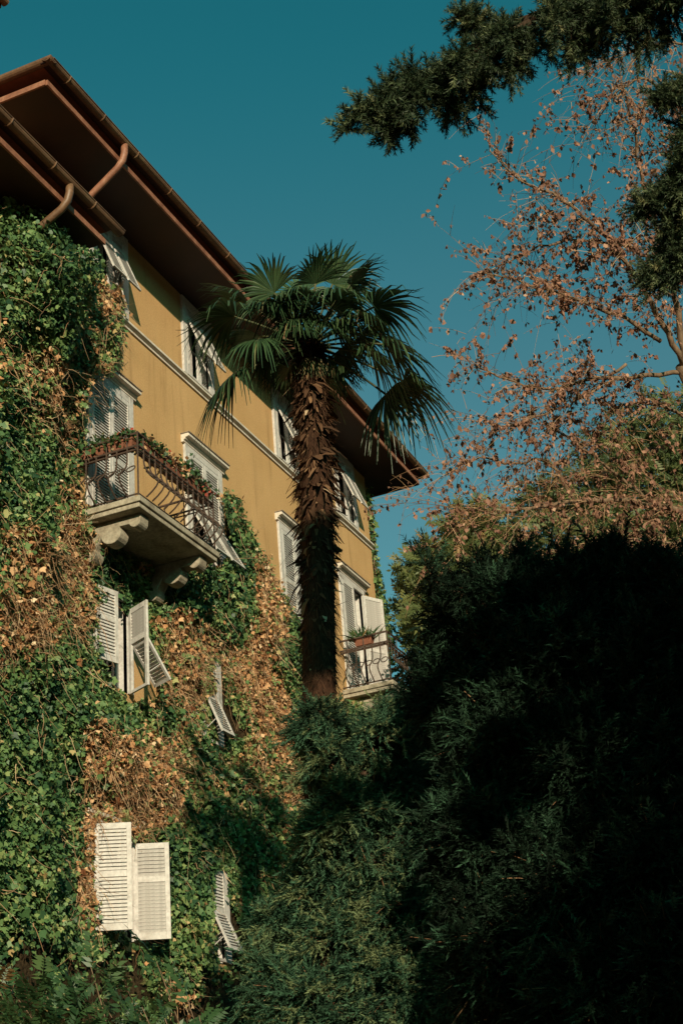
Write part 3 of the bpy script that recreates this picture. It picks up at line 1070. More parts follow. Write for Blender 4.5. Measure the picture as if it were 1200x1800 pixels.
# ------------------------------------------------------------------ palm
crown = np.array([12.0, -5.03, 8.15])
trunk_px = [(562, 1330), (561, 1200), (560, 1080), (558, 960), (556, 840), (550, 740), (545, 670), (543, 603)]
tpts = [atY(x, y, -5.03) for x, y in trunk_px]
low = tpts[0]
tpts = [np.array([low[0] - .15, low[1] - .05, GZ - .1]), np.array([low[0] - .05, low[1], low[2] * .4])] + tpts
crown = tpts[-1]
palm = empty('palm_tree', tuple(np.array([tpts[0][0], tpts[0][1], GZ])), 'tall fan palm with shaggy brown trunk standing in front of the ochre facade', 'palm tree')
trad = [.18, .17] + [.16, .155, .152, .155, .16, .155, .14, .11]
tr_ = MB().tube(tpts, trad, 18)
trunk = tr_.build('trunk', M['palmbark'], palm, smooth=True)
tp_ = np.array(tpts); seg = np.linalg.norm(np.diff(tp_, axis=0), axis=1); cum = np.concatenate([[0], np.cumsum(seg)])
n = 1500
u = cum[2] + (cum[-1] - cum[2]) * rng.random(n) ** .75
B = np.stack([np.interp(u, cum, tp_[:, i]) for i in range(3)], -1)
rr = np.interp(u, cum, trad)
frac = (u - cum[2]) / (cum[-1] - cum[2])
ang = rng.random(n) * 2 * math.pi
rd = np.stack([np.cos(ang), np.sin(ang), np.zeros(n)], -1)
base = B + rd * (rr - .02)[:, None]
shag = np.interp(frac, [0, .34, .46, .6, 1], [.25, .4, 1.0, 1.25, 1.1])
fwd = rd * (.55 + .35 * rng.random(n))[:, None] * shag[:, None] + np.array([0, 0, -1.0]) * (.7 + .5 * rng.random(n))[:, None] + rng.normal(size=(n, 3)) * .26
Mx = frames(fwd, rd)
ln = .11 * np.exp(rng.normal(size=n) * .45) * (.5 + .6 * shag)
Mx = Mx * np.stack([.034 * np.exp(rng.normal(size=n) * .4), ln, ln], -1)[:, None, :]
STUB_V = [(-.5, 0, 0), (.5, 0, 0), (.42, .55, .10), (.10, 1, .04), (-.22, .95, .05), (-.42, .5, .10)]
STUB_F = [(0, 1, 2, 5), (5, 2, 3, 4)]
stone = np.clip(rng.normal(size=n) * .24 + .42, 0, 1)
toward = (rd @ unit(CAM - crown)) * 1.2 + ln * 6 + shag * .4           # the ones that show largest
order = np.argsort(-toward)
near_, rest_ = order[:280], order[280:]
prop(scatter('leaf_bases', STUB_V, STUB_F, Mx[rest_], base[rest_], stone[rest_], M['stub'], trunk), kind='stuff')
stub_me = [fast_mesh('leaf_base', np.array(STUB_V), np.array(STUB_F), 4, np.full(2, v_)) for v_ in np.linspace(.05, 1, 8)]
for m_ in stub_me:
    m_.materials.append(M['stub'])
for i in near_:
    o = bpy.data.objects.new('leaf_base', stub_me[int(stone[i] * 7.99)])
    C.objects.link(o)
    o.parent = trunk
    m4 = Matrix([list(Mx[i][k]) + [base[i][k]] for k in range(3)] + [[0, 0, 0, 1]])
    o.matrix_basis = m4
# hanging brown fibre
n = 4200
u = cum[1] + (cum[-1] - cum[1]) * rng.random(n)
B = np.stack([np.interp(u, cum, tp_[:, i]) for i in range(3)], -1)
rr = np.interp(u, cum, trad)
ang = rng.random(n) * 2 * math.pi
rd = np.stack([np.cos(ang), np.sin(ang), np.zeros(n)], -1)
K = 4
uu = np.linspace(0, 1, K)[None, :, None]
ln = rng.uniform(.06, .18, n)[:, None, None]
dd = unit(np.array([0, 0, -1.0]) + rd * .35 + rng.normal(size=(n, 3)) * .35)
path = (B + rd * rr[:, None])[:, None, :] + dd[:, None, :] * ln * uu
prop(strips('fibre', path, rng.uniform(.002, .0045, n), np.clip(rng.normal(size=n) * .2 + .3, 0, .85), M['stub'], trunk), kind='stuff')


def frond(d0, plen, fan, droop, seed, roll=0.0, dead=0.0):
    g = np.random.default_rng(seed)
    d0 = unit(d0)
    p0 = crown + np.array([0, 0, -.05]) + d0 * .08
    K = 7
    pts = [p0 + d0 * plen * t - np.array([0, 0, .16 * plen * droop]) * t * t for t in np.linspace(0, 1, K)]
    hub = pts[-1]
    d = unit(pts[-1] - pts[-2])
    d = unit(d - np.array([0, 0, .22 * droop]))
    side = unit(np.cross(d, [0, 0, 1.0]) + 1e-6)
    nrm = np.cross(side, d)
    cr, sr = math.cos(roll), math.sin(roll)
    side, nrm = side * cr + nrm * sr, nrm * cr - side * sr
    V, F, RN = [], [], []
    nseg = 30
    spread = 78 + 22 * g.random()
    K2 = 7
    for i in range(nseg):
        ph = R(-spread + 2 * spread * (i + .5) / nseg) + g.normal() * .03
        dirn = math.cos(ph) * d + math.sin(ph) * side
        lat = -math.sin(ph) * d + math.cos(ph) * side
        L = fan * (.80 + .24 * math.cos(ph * .62)) * (.92 + .14 * g.random())
        tone = float(np.clip(.45 + .22 * g.normal() + dead, 0, 1))
        kink = .55 + .2 * g.random()
        hang = (.20 + .26 * abs(math.sin(ph * .8))) * droop * (.7 + .6 * g.random()) + .08 * g.random()
        wmax = fan * .031
        b = len(V)
        for k in range(K2):
            t = k / (K2 - 1)
            w = wmax * min(1, t / .42 + .05) * (1 - max(0, t - .5) / .5 * .86)
            fall = hang * L * (max(0, t - .28) / .72) ** 1.9
            if t > kink: fall += .9 * L * (t - kink) * g.random() * min(droop, 1.0)
            c = hub + dirn * L * t * (1 - .16 * hang * t) + nrm * (.06 * L * t * abs(math.cos(ph)) - .10 * L * t * t) - np.array([0, 0, fall])
            V += [c - lat * w, c - nrm * w * .55, c + lat * w]
        for k in range(K2 - 1):
            a = b + 3 * k
            F += [(a, a + 1, a + 4, a + 3), (a + 1, a + 2, a + 5, a + 4)]
            RN += [tone, tone]
    me = fast_mesh('frond', np.array(V), np.array(F), 4, np.array(RN))
    fo = link_mesh('frond', me, M['palm'], palm)
    MB().tube(pts, [.017] * 2 + [.013] * 5, 6).build('petiole', M['petiole'], fo, smooth=True)
    return fo


right_, up_, fw_ = ROT[:, 0], ROT[:, 1], -ROT[:, 2]     # used only to aim the fronds the photo shows
fr_spec = [  # hub offset from the crown in metres: right, up, away; droop; roll; fan size
    (-.70, -.20, -.25, 1.1, .1, .60), (-.74, .36, -.15, .8, -.15, .56), (-.62, .50, .15, .55, .2, .52), (-.34, .56, .05, .45, -.5, .50), (.22, .66, .10, .45, .4, .52), (.26, .46, -.45, .9, .2, .50),
    (.62, .46, .0, .75, .2, .56), (.72, .08, -.20, .85, 0, .60), (.92, -.22, .10, .9, 0, .64), (.74, -.34, .2, 1.0, .8, .46), (-.24, .40, -.45, .8, -.2, .46),
    (.50, .28, -.45, .9, .3, .46), (-.50, .22, .45, .7, 0, .5), (.32, .55, .45, .6, 0, .5), (-.10, .60, .45, .5, .3, .5),
    (-.46, .10, -.5, 1.0, .35, .42), (.06, .60, -.2, .35, -.6, .46), (.40, .66, .05, .5, -.4, .46), (.58, -.04, -.3, .9, .2, .46)]
for i, (a, b, c, dr, ro, fn) in enumerate(fr_spec):
    v = right_ * a + up_ * b + fw_ * c
    frond(v, np.linalg.norm(v) * .98, fn * (1.02 + .14 * random.random()), dr, 100 + i, ro)
for i in range(18):       # inner leaves that fill the heart of the crown
    a = i * 2.399
    frond(np.array([math.cos(a), math.sin(a), -.25 + 1.0 * random.random()]), .22 + .3 * random.random(), .40, .6 + .6 * random.random(), 300 + i, random.uniform(-.4, .4))
for i in range(9):        # short leaves on the viewer's side of the crown
    gq = random.Random(40 + i)
    v = right_ * gq.uniform(-.42, .42) + up_ * gq.uniform(.18, .52) + fw_ * gq.uniform(-.42, -.12)
    frond(v, np.linalg.norm(v), .40, gq.uniform(.8, 1.3), 340 + i, gq.uniform(-.4, .4))
for i in range(4):        # dry skirt leaves just under the crown
    a = i * 1.3 + 1.0
    frond(np.array([math.cos(a), math.sin(a), -1.0]), .22, .20, 1.3, 200 + i, 0, dead=.36)


# ------------------------------------------------------------------ spruce: trunk just outside the frame, boughs reaching in
NEED_V, NEED_F = needles(54, .085, .021, .0042, seed=11)
NEEDC_V, NEEDC_F = needles(16, .15, .045, .012, seed=12)
SP = np.array([5.9, -12.3])
spruce = empty('spruce_tree', (SP[0], SP[1], GZ), 'dark spruce whose drooping boughs hang into the sky at the upper right', 'spruce')
MB().tube([(SP[0], SP[1], GZ - .1), (SP[0], SP[1] + .02, 3), (SP[0] + .05, SP[1], 7), (SP[0], SP[1], 10.5)], [.32, .27, .17, .03], 12).build('trunk', M['darkbark'], spruce, smooth=True)


def bough(pts, rad, spread, hang, n, tmpl, name='bough', seed=0, size=1.0, tone=.32):
    """a limb along pts with hanging sprays of needled shoots; spread, hang in metres at mid length"""
    g = np.random.default_rng(seed)
    pts = np.array(pts, float)
    sg = np.linalg.norm(np.diff(pts, axis=0), axis=1)
    cu = np.concatenate([[0], np.cumsum(sg)]); L = cu[-1]
    lim = MB().tube(pts, list(np.linspace(rad, rad * .25, len(pts))), 7).build(name, M['darkbark'], spruce, smooth=True)
    # side branchlets
    nb = int(L * 16)
    shoots, dirs = [], []
    paths = []
    per = max(4, n // nb)
    for i in range(nb):
        s = L * (.06 + .94 * (i + g.random()) / nb)
        p = np.array([np.interp(s, cu, pts[:, k]) for k in range(3)])
        t = unit(np.array([np.interp(min(s + .05, L), cu, pts[:, k]) for k in range(3)]) - p + 1e-6)
        sd_ = unit(np.cross(t, [0, 0, 1.0]))
        fall = (1 - (s / L)) * .6 + .45
        sgn = -1 if g.random() < .5 else 1
        bl = spread * fall * g.uniform(.45, 1.1)
        dr = unit(sd_ * sgn * g.uniform(.5, 1) + t * g.uniform(.3, .9) + np.array([0, 0, g.uniform(-.5, .35)]))
        K = 6
        lst = []
        for k in range(K):
            q_ = k / (K - 1)
            lst.append(p + dr * bl * q_ - np.array([0, 0, hang * fall * g.uniform(.6, 1.2) * q_ ** 1.8]))
        paths.append(lst)
        lst = np.array(lst)
        for k in range(per):
            q_ = g.random() ** .8 * (K - 1)
            a = int(min(q_, K - 2)); f_ = q_ - a
            o_ = lst[a] * (1 - f_) + lst[a + 1] * f_
            dd = unit(lst[a + 1] - lst[a] + g.normal(size=3) * .05)
            shoots.append(o_)
            dirs.append(unit(dd * .8 + g.normal(size=3) * .55 + np.array([0, 0, -.15 + .3 * g.random()])))
        shoots.append(lst[-1]); dirs.append(unit(lst[-1] - lst[-2] + g.normal(size=3) * .02))
    strips('twigs', np.array(paths), np.full(nb, rad * .14), np.full(nb, .1), M['stub'], lim)
    shoots, dirs = np.array(shoots), np.array(dirs)
    Mx = frames(dirs, rand_unit(len(dirs), g)) * (size * np.exp(g.normal(size=len(dirs)) * .22))[:, None, None]
    tn = np.clip(tone + g.normal(size=len(dirs)) * .25, 0, 1)
    prop(scatter('needles', *tmpl, Mx, shoots, tn, M['spruce'], lim), kind='stuff')
    return lim


DB = 7.6
NT = (NEED_V, NEED_F)
# the long bough across the top right
bough([at(1500, -240, 8.6), at(1250, -90, 8.2), at(1060, -18, 7.9), at(900, 45, 7.7), at(760, 125, 7.6), at(690, 165, 7.5), at(632, 190, 7.5)], .04, .30, .36, 2500, NT, seed=1, size=1.15)
bough([at(930, 40, 7.6), at(860, 70, 7.5), at(790, 120, 7.45), at(720, 175, 7.4), at(665, 215, 7.4)], .02, .18, .22, 700, NT, seed=8, size=1.15)
bough([at(900, 60, 7.7), at(850, 55, 7.7), at(815, 35, 7.7), at(795, 20, 7.7)], .016, .10, .08, 260, NT, seed=2)
bough([at(1250, -90, 8.2), at(1130, -45, 8.1), at(1040, -10, 8.0), at(960, 30, 8.0)], .03, .30, .40, 850, NT, seed=3, size=1.15)
bough([at(735, 145, 7.6), at(700, 150, 7.5), at(668, 146, 7.5)], .012, .07, .05, 130, NT, seed=4)
# the hanging bough at the right edge
bough([at(1420, 60, 7.6), at(1290, 110, 7.4), at(1225, 200, 7.3), at(1200, 300, 7.2), at(1195, 400, 7.2), at(1185, 475, 7.15)], .045, .26, .16, 2200, NT, seed=5, size=1.15)
bough([at(1300, 230, 7.3), at(1225, 310, 7.2), at(1160, 350, 7.15), at(1120, 355, 7.1)], .02, .13, .10, 700, NT, seed=6)
bough([at(1300, 60, 7.4), at(1220, 130, 7.3), at(1180, 160, 7.2), at(1160, 165, 7.2)], .02, .12, .10, 500, NT, seed=7)
bough([at(1330, 380, 7.4), at(1260, 420, 7.3), at(1200, 450, 7.2), at(1150, 468, 7.1)], .02, .12, .08, 500, NT, seed=9)
# boughs high over the garden, above the picture: they shade the palm trunk and the yews
for q, (hx, hy, hz) in enumerate([(4.05, -9.05, 7.2), (4.0, -9.0, 7.55), (4.15, -9.1, 7.9), (4.2, -9.1, 8.25), (4.2, -9.2, 8.6)]):
    b0 = np.array([SP[0], SP[1], hz - .2])
    e_ = np.array([hx, hy, hz])
    bough([b0, b0 * .6 + e_ * .4 + [0, 0, .2], b0 * .25 + e_ * .75 + [0, 0, .15], e_], .05, .5, .18, 1000, (NEEDC_V, NEEDC_F), seed=30 + q, size=1.6)
# the rest of the crown, beside and above the viewer
k = 0
for zz in np.arange(1.2, 9.6, .40):
    Lm = np.interp(zz, [1, 4.5, 5.6, 6.8, 7.4, 10], [4.2, 4.2, 3.4, 2.6, 1.2, .5])
    for j in range(6):
        a = (k * 2.4) % (2 * math.pi)
        k += 1
        d = np.array([math.cos(a), math.sin(a), 0])
        Lb = Lm
        if d[1] > .05 and zz > 3.2:
            Lb = min(Lm, 2.0 / d[1])
        tip = np.array([SP[0], SP[1], 0]) + d * Lb
        if tip[0] < 4.9 and tip[1] > -11.6 and zz > 4.3:
            continue          # gap in the crown where the sun gets through to the yew below
        # nothing of these shows in the picture: keep clear of the view cone
        q = np.array([[SP[0] + d[0] * Lb * t, SP[1] + d[1] * Lb * t, zz + dz] for t in np.linspace(.3, 1, 8) for dz in (-1.0, -.3, .4)])
        ux, uy = proj(q)
        front = ((q - CAM) @ ROT)[:, 2] < 0
        if np.any(front & (ux > -150) & (ux < 1330) & (uy > -160) & (uy < 1950)):
            continue
        b0 = np.array([SP[0], SP[1], zz])
        bough([b0, b0 + d * Lb * .4 + [0, 0, .15], b0 + d * Lb * .75 + [0, 0, .0], b0 + d * Lb + [0, 0, -.25]], .04, .75, .5, 240, (NEEDC_V, NEEDC_F), seed=50 + k, size=2.0)


# ------------------------------------------------------------------ yews and dark conifers at the lower right
YEW_V, YEW_F = needles(18, .11, .026, .0085, flat=.7, seed=21)


def lump_tree(name, label, cat, lumps, n, tmpl, mat, tone, base, size=1.0, group=None, trunk_r=.16, outward=.5, bark='darkbark', droop=.25, seed=0, shell=.75, branchy=False, upb=0.0):
    """crown of sprays spread through uneven lumps (x, y, z, rx, ry, rz)"""
    g = np.random.default_rng(seed)
    root = empty(name, (base[0], base[1], GZ), label, cat, group)
    lumps = np.array(lumps, float)
    top = lumps[np.argmax(lumps[:, 2])]
    MB().tube([(base[0], base[1], GZ - .1), (base[0] * .6 + top[0] * .4, base[1] * .6 + top[1] * .4, GZ + (top[2] - GZ) * .45), tuple(top[:3])], [trunk_r, trunk_r * .75, trunk_r * .12], 9).build('trunk', M[bark], root, smooth=True)
    br_ = MB()
    for lp in lumps:
        z0_ = max(GZ + .5, lp[2] - .55 * lp[5] - .4)
        t = np.clip((z0_ - GZ) / max(top[2] - GZ, .1), 0, 1)
        a = np.array([base[0] + (top[0] - base[0]) * t, base[1] + (top[1] - base[1]) * t, z0_])
        br_.tube([a, a * .5 + lp[:3] * .5 + [0, 0, .1], lp[:3]], [trunk_r * .4, trunk_r * .25, trunk_r * .08], 5)
    br_.build('limbs', M[bark], root, smooth=True)
    if branchy:
        vol = (lumps[:, 3] * lumps[:, 4] * lumps[:, 5]) ** (2 / 3)
        nb_ = max(30, n // 34)
        wl = g.choice(len(lumps), nb_, p=vol / vol.sum())
        lpb = lumps[wl]
        db = unit(rand_unit(nb_, g) + np.array([0, 0, upb]))
        a0 = lpb[:, :3] + db * lpb[:, 3:6] * .25
        reach = g.uniform(.75, 1.0, nb_) + .5 * g.random(nb_) ** 4
        a1 = lpb[:, :3] + db * lpb[:, 3:6] * reach[:, None]
        Ln = np.linalg.norm(a1 - a0, axis=1)
        sag = np.array([0, 0, -1.0])[None] * (Ln * g.uniform(.05, .45, nb_) * (1 - upb))[:, None]
        uu_ = np.linspace(0, 1, 7)[None, :, None]
        pth = a0[:, None] + (a1 - a0)[:, None] * uu_ + sag[:, None] * uu_ ** 2
        strips('twigs', pth, np.full(nb_, .009), np.clip(g.normal(size=nb_) * .15 + .1, 0, 1), M['twig'], root)
        bi_ = g.integers(0, nb_, n)
        t_ = g.random(n) ** .6
        Q = a0[bi_] + (a1 - a0)[bi_] * t_[:, None] + sag[bi_] * (t_ ** 2)[:, None]
        ax = unit(a1 - a0)[bi_]
        Q = Q + g.normal(size=(n, 3)) * .035
        fwd = ax * .8 + g.normal(size=(n, 3)) * .55 + np.array([0, 0, -droop + upb * .4])
        Mx = frames(fwd, np.array([0, 0, 1.0]) + rand_unit(n, g) * .7) * (size * np.exp(g.normal(size=n) * .3))[:, None, None]
        tb = np.clip(g.normal(size=nb_) * .16, -.4, .4)
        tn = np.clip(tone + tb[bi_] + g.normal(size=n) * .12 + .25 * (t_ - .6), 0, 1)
        prop(scatter('crown', *tmpl, Mx, Q, tn, mat, root), kind='stuff')
        return root
    vol = (lumps[:, 3] * lumps[:, 4] * lumps[:, 5]) ** (2 / 3)
    which = g.choice(len(lumps), n, p=vol / vol.sum())
    d = rand_unit(n, g)
    lp = lumps[which]
    rad = shell + (1.06 - shell) * g.random(n) ** .7
    rough_ = 1 + .35 * (fbm2(d[:, 0] * 2.5 + which * 3.7, d[:, 2] * 2.5 + d[:, 1] * 2, 60 + seed, 3) - .5) * 2
    Q = lp[:, :3] + d * lp[:, 3:6] * (rad * rough_)[:, None]
    fwd = d * outward + g.normal(size=(n, 3)) * .5 + np.array([0, 0, -droop])
    Mx = frames(fwd, d + rand_unit(n, g) * .6) * (size * np.exp(g.normal(size=n) * .25))[:, None, None]
    tn = np.clip(tone + g.normal(size=n) * .2 + .35 * (fbm2(Q[:, 0] * 1.5 + Q[:, 1], Q[:, 2] * 1.5, 70 + seed, 3) - .5), 0, 1)
    prop(scatter('crown', *tmpl, Mx, Q, tn, mat, root), kind='stuff')
    return root


def lp(x, y, dist, rx, rz, ry=None):
    c = at(x, y, dist)
    k = dist / FPX
    return (c[0], c[1], c[2], rx * k, (ry or rx) * k, rz * k)


YT = (YEW_V, YEW_F)
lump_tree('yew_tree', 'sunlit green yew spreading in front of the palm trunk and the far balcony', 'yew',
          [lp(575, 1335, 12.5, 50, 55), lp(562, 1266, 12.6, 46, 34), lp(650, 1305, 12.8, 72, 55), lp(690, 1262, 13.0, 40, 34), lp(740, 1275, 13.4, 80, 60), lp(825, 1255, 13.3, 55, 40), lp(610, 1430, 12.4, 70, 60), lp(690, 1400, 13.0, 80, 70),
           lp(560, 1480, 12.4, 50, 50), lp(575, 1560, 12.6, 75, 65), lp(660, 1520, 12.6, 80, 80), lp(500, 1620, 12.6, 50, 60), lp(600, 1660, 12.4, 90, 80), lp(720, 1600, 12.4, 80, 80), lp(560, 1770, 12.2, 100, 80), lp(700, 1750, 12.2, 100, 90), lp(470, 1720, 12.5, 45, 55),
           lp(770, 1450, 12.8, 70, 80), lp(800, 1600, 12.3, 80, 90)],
          34000, YT, M['yew'], .74, at(650, 1850, 12.6)[:2], seed=1, branchy=True, size=1.05)  # lighter needle tone puts part of the sunlit look into the colour
dark = [('dark shaded yew with ragged top standing between the far balcony and the bare-branched tree',
         [lp(795, 1085, 12.0, 30, 80), lp(852, 1035, 12.0, 24, 75), lp(775, 1165, 12.2, 24, 60), lp(790, 1220, 11.9, 50, 90), lp(880, 1170, 11.6, 75, 100), lp(900, 1320, 11.3, 110, 130), lp(850, 1480, 11.1, 100, 120), lp(900, 1680, 11.0, 130, 140), lp(820, 1250, 11.7, 70, 90), lp(900, 1060, 11.8, 28, 55), lp(752, 1235, 12.3, 24, 45)], at(860, 1850, 11.6)),
        ('dark shaded yew under the autumn tree, second from the picture edge',
         [lp(955, 1090, 11.6, 32, 65), lp(1005, 1050, 11.6, 26, 75), lp(1065, 1030, 11.6, 24, 75), lp(1000, 1180, 11.3, 90, 120), lp(1040, 1360, 11.0, 110, 130), lp(1000, 1560, 10.8, 120, 130), lp(1060, 1740, 10.6, 130, 130), lp(930, 1240, 11.3, 80, 110), lp(1035, 1090, 11.5, 50, 80)], at(1030, 1850, 11.2)),
        ('dark shaded yew rising along the right edge of the picture',
         [lp(1110, 1065, 11.4, 26, 80), lp(1165, 1040, 11.3, 28, 85), lp(1150, 1180, 11.1, 80, 110), lp(1190, 1340, 10.8, 100, 130), lp(1160, 1520, 10.6, 110, 140), lp(1190, 1720, 10.4, 120, 140), lp(1250, 1150, 11.0, 80, 150), lp(1100, 1260, 11.0, 80, 120)], at(1180, 1850, 10.9))]
gs_ = random.Random(4)
for i, (x_a, x_b) in enumerate(((760, 930), (930, 1090), (1090, 1230))):      # narrow leading shoots that break the outline
    for x_ in range(x_a, x_b, 27):
        dark[i][1].append(lp(x_ + gs_.uniform(-12, 12), 1050 + gs_.uniform(-40, 45), 11.7 + gs_.uniform(-.3, .3), gs_.uniform(11, 19), gs_.uniform(50, 85)))
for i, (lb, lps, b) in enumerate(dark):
    lump_tree('yew_tree', lb, 'yew', lps, 34000, YT, M['yew'], .22, b[:2], seed=10 + i, size=1.15, branchy=True, upb=.35)  # darker needle tone than the lit yew: shade put into the colour
# tall cypress-like screen further back that closes the gaps
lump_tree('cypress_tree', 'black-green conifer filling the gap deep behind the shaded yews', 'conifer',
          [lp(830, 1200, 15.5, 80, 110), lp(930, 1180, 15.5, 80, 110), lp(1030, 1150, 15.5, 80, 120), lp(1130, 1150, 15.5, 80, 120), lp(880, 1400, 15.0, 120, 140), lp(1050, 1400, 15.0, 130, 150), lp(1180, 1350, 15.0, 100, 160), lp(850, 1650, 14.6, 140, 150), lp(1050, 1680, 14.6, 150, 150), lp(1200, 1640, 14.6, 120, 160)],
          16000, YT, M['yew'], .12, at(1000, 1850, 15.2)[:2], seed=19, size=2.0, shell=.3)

# ------------------------------------------------------------------ autumn tree
aut = empty('autumn_tree', (26.0, -8.6, GZ), 'half bare tree with rust-brown leaves spreading over the right of the sky', 'tree')
DA = 20.0
MB().tube([(26.0, -8.6, GZ - .1), (25.2, -8.4, 3), at(1330, 900, 22), at(1260, 760, 21), at(1200, 640, 20.6)], [.30, .26, .2, .17, .12], 10).build('trunk', M['bark'], aut, smooth=True)
limbs = [  # pixel paths of the limbs with their distance, root radius
    ([(1200, 640, 20.6), (1160, 560, 20.5), (1120, 490, 20.4), (1060, 410, 20.3), (990, 350, 20.2), (900, 310, 20.1), (860, 265, 20.1)], .07),
    ([(1205, 650, 20.6), (1195, 560, 20.6), (1170, 440, 20.6), (1130, 330, 20.6), (1110, 220, 20.6), (1090, 130, 20.6)], .08),
    ([(1160, 600, 20.5), (1090, 555, 20.3), (1010, 525, 20.1), (930, 500, 20.0), (850, 480, 19.9)], .05),
    ([(1200, 655, 20.6), (1110, 665, 20.4), (1040, 665, 20.2), (970, 690, 20.0), (900, 670, 19.9), (830, 640, 19.8)], .055),
    ([(1100, 640, 20.4), (1040, 690, 20.2), (980, 720, 20.0), (920, 745, 19.8), (880, 750, 19.8)], .035),
    ([(1330, 900, 22), (1200, 900, 21), (1100, 880, 20.4), (1010, 880, 20), (930, 895, 19.6), (860, 900, 19.4), (780, 890, 19.2)], .08),
    ([(1010, 880, 20), (960, 800, 19.9), (900, 820, 19.8), (850, 800, 19.8), (800, 830, 19.6)], .035),
    ([(1150, 890, 20.7), (1080, 830, 20.6), (1010, 780, 20.5), (960, 745, 20.4)], .04),
    ([(930, 895, 19.6), (900, 930, 19.5), (895, 985, 19.4), (893, 1020, 19.4)], .02),
    ([(1180, 470, 20.6), (1100, 430, 20.5), (1000, 420, 20.3), (930, 440, 20.2), (870, 470, 20.2)], .04),
    ([(1260, 300, 20.8), (1190, 180, 20.8), (1130, 130, 20.7), (1080, 160, 20.6), (1050, 210, 20.6)], .035),
    ([(1260, 100, 21), (1190, 70, 21), (1120, 90, 20.8), (1060, 110, 20.7)], .03),
    ([(1250, 760, 21), (1180, 720, 20.8), (1110, 700, 20.7), (1060, 740, 20.6), (1030, 790, 20.6)], .04),
    ([(1300, 950, 21.5), (1200, 960, 21), (1120, 940, 20.6), (1050, 960, 20.3)], .04),
    ([(1250, 540, 20.9), (1200, 420, 20.9), (1180, 330, 20.8), (1170, 260, 20.8)], .04),
]
ga = np.random.default_rng(5)
leafP, leafD, twP = [], [], []


def leafy(px, py):
    """how many leaves the photo shows there, 0..1"""
    v = .55
    v += .5 * math.exp(-((px - 1040) / 90) ** 2 - ((py - 430) / 110) ** 2)
    v += .5 * math.exp(-((px - 950) / 80) ** 2 - ((py - 600) / 90) ** 2)
    v += .10 * math.exp(-((px - 1100) / 120) ** 2 - ((py - 900) / 100) ** 2)
    v -= .32 * math.exp(-((px - 1000) / 150) ** 2 - ((py - 930) / 90) ** 2)
    v -= .55 * math.exp(-((px - 860) / 45) ** 2 - ((py - 660) / 35) ** 2)
    v -= .75 * math.exp(-((px - 1120) / 110) ** 2 - ((py - 70) / 80) ** 2)
    return v


for pl, r0 in limbs:
    pts = np.array([at(*p) for p in pl])
    # smooth the path
    tt = np.linspace(0, len(pts) - 1, len(pts) * 4)
    sm = np.stack([np.interp(tt, np.arange(len(pts)), pts[:, k]) for k in range(3)], -1)
    for _ in range(3):
        sm[1:-1] = (sm[:-2] + 2 * sm[1:-1] + sm[2:]) / 4
    sm[1:-1] += ga.normal(size=sm[1:-1].shape) * .014
    r0 *= .66
    MB().tube(sm, list(np.linspace(r0, .008, len(sm))), 7).build('limb', M['bark'], aut, smooth=True)
    sg = np.linalg.norm(np.diff(sm, axis=0), axis=1); cu = np.concatenate([[0], np.cumsum(sg)])
    nt = int(cu[-1] * 20)
    for i in range(nt):
        s = cu[-1] * (.12 + .88 * (i + ga.random()) / nt)
        p = np.array([np.interp(s, cu, sm[:, k]) for k in range(3)])
        t = unit(np.array([np.interp(min(s + .1, cu[-1]), cu, sm[:, k]) for k in range(3)]) - p + 1e-6)
        L = ga.uniform(.35, 1.15)
        d = unit(t * .7 + ga.normal(size=3) * .55 + np.array([0, 0, .05]))
        path = [p + d * L * q - np.array([0, 0, .22 * L * q * q]) + ga.normal(size=3) * .02 * q for q in np.linspace(0, 1, 5)]
        twP.append(path)
        subs = [path]
        for j in range(ga.integers(2, 5)):
            q0 = path[ga.integers(1, 5)]
            d2 = unit(d * .6 + ga.normal(size=3) * .6)
            L2 = L * ga.uniform(.3, .6)
            p2 = [q0 + d2 * L2 * q - np.array([0, 0, .3 * L2 * q * q]) for q in np.linspace(0, 1, 5)]
            twP.append(p2); subs.append(p2)
        for sp_ in subs:
            ux, uy = proj(np.array(sp_[-1]))
            dn = leafy(float(ux), float(uy))
            nl = ga.poisson(max(0, 10.0 * dn * ga.gamma(.9)))
            for _ in range(nl):
                a = ga.integers(1, 5)
                leafP.append(sp_[a] + ga.normal(size=3) * .012)
                leafD.append(unit(np.array([0, 0, -1.0]) + ga.normal(size=3) * .45))
strips('twigs', np.array(twP), np.full(len(twP), .0042), np.clip(ga.normal(size=len(twP)) * .2 + .4, 0, 1), M['twig'], aut)
leafP, leafD = np.array(leafP), np.array(leafD)
Mx = frames(leafD, rand_unit(len(leafD), ga)) * (.060 * np.exp(ga.normal(size=len(leafD)) * .25))[:, None, None]
cls = np.clip(.5 + ga.normal(size=len(leafP)) * .22, 0, 1)
prop(scatter('leaves', [(0, 0, 0), (.34, .4, .08), (.16, .78, .12), (0, 1, .05), (-.16, .78, .12), (-.34, .4, .08)], [(0, 1, 2, 3), (0, 3, 4, 5)], Mx, leafP, cls, M['autumn'], aut), kind='stuff')

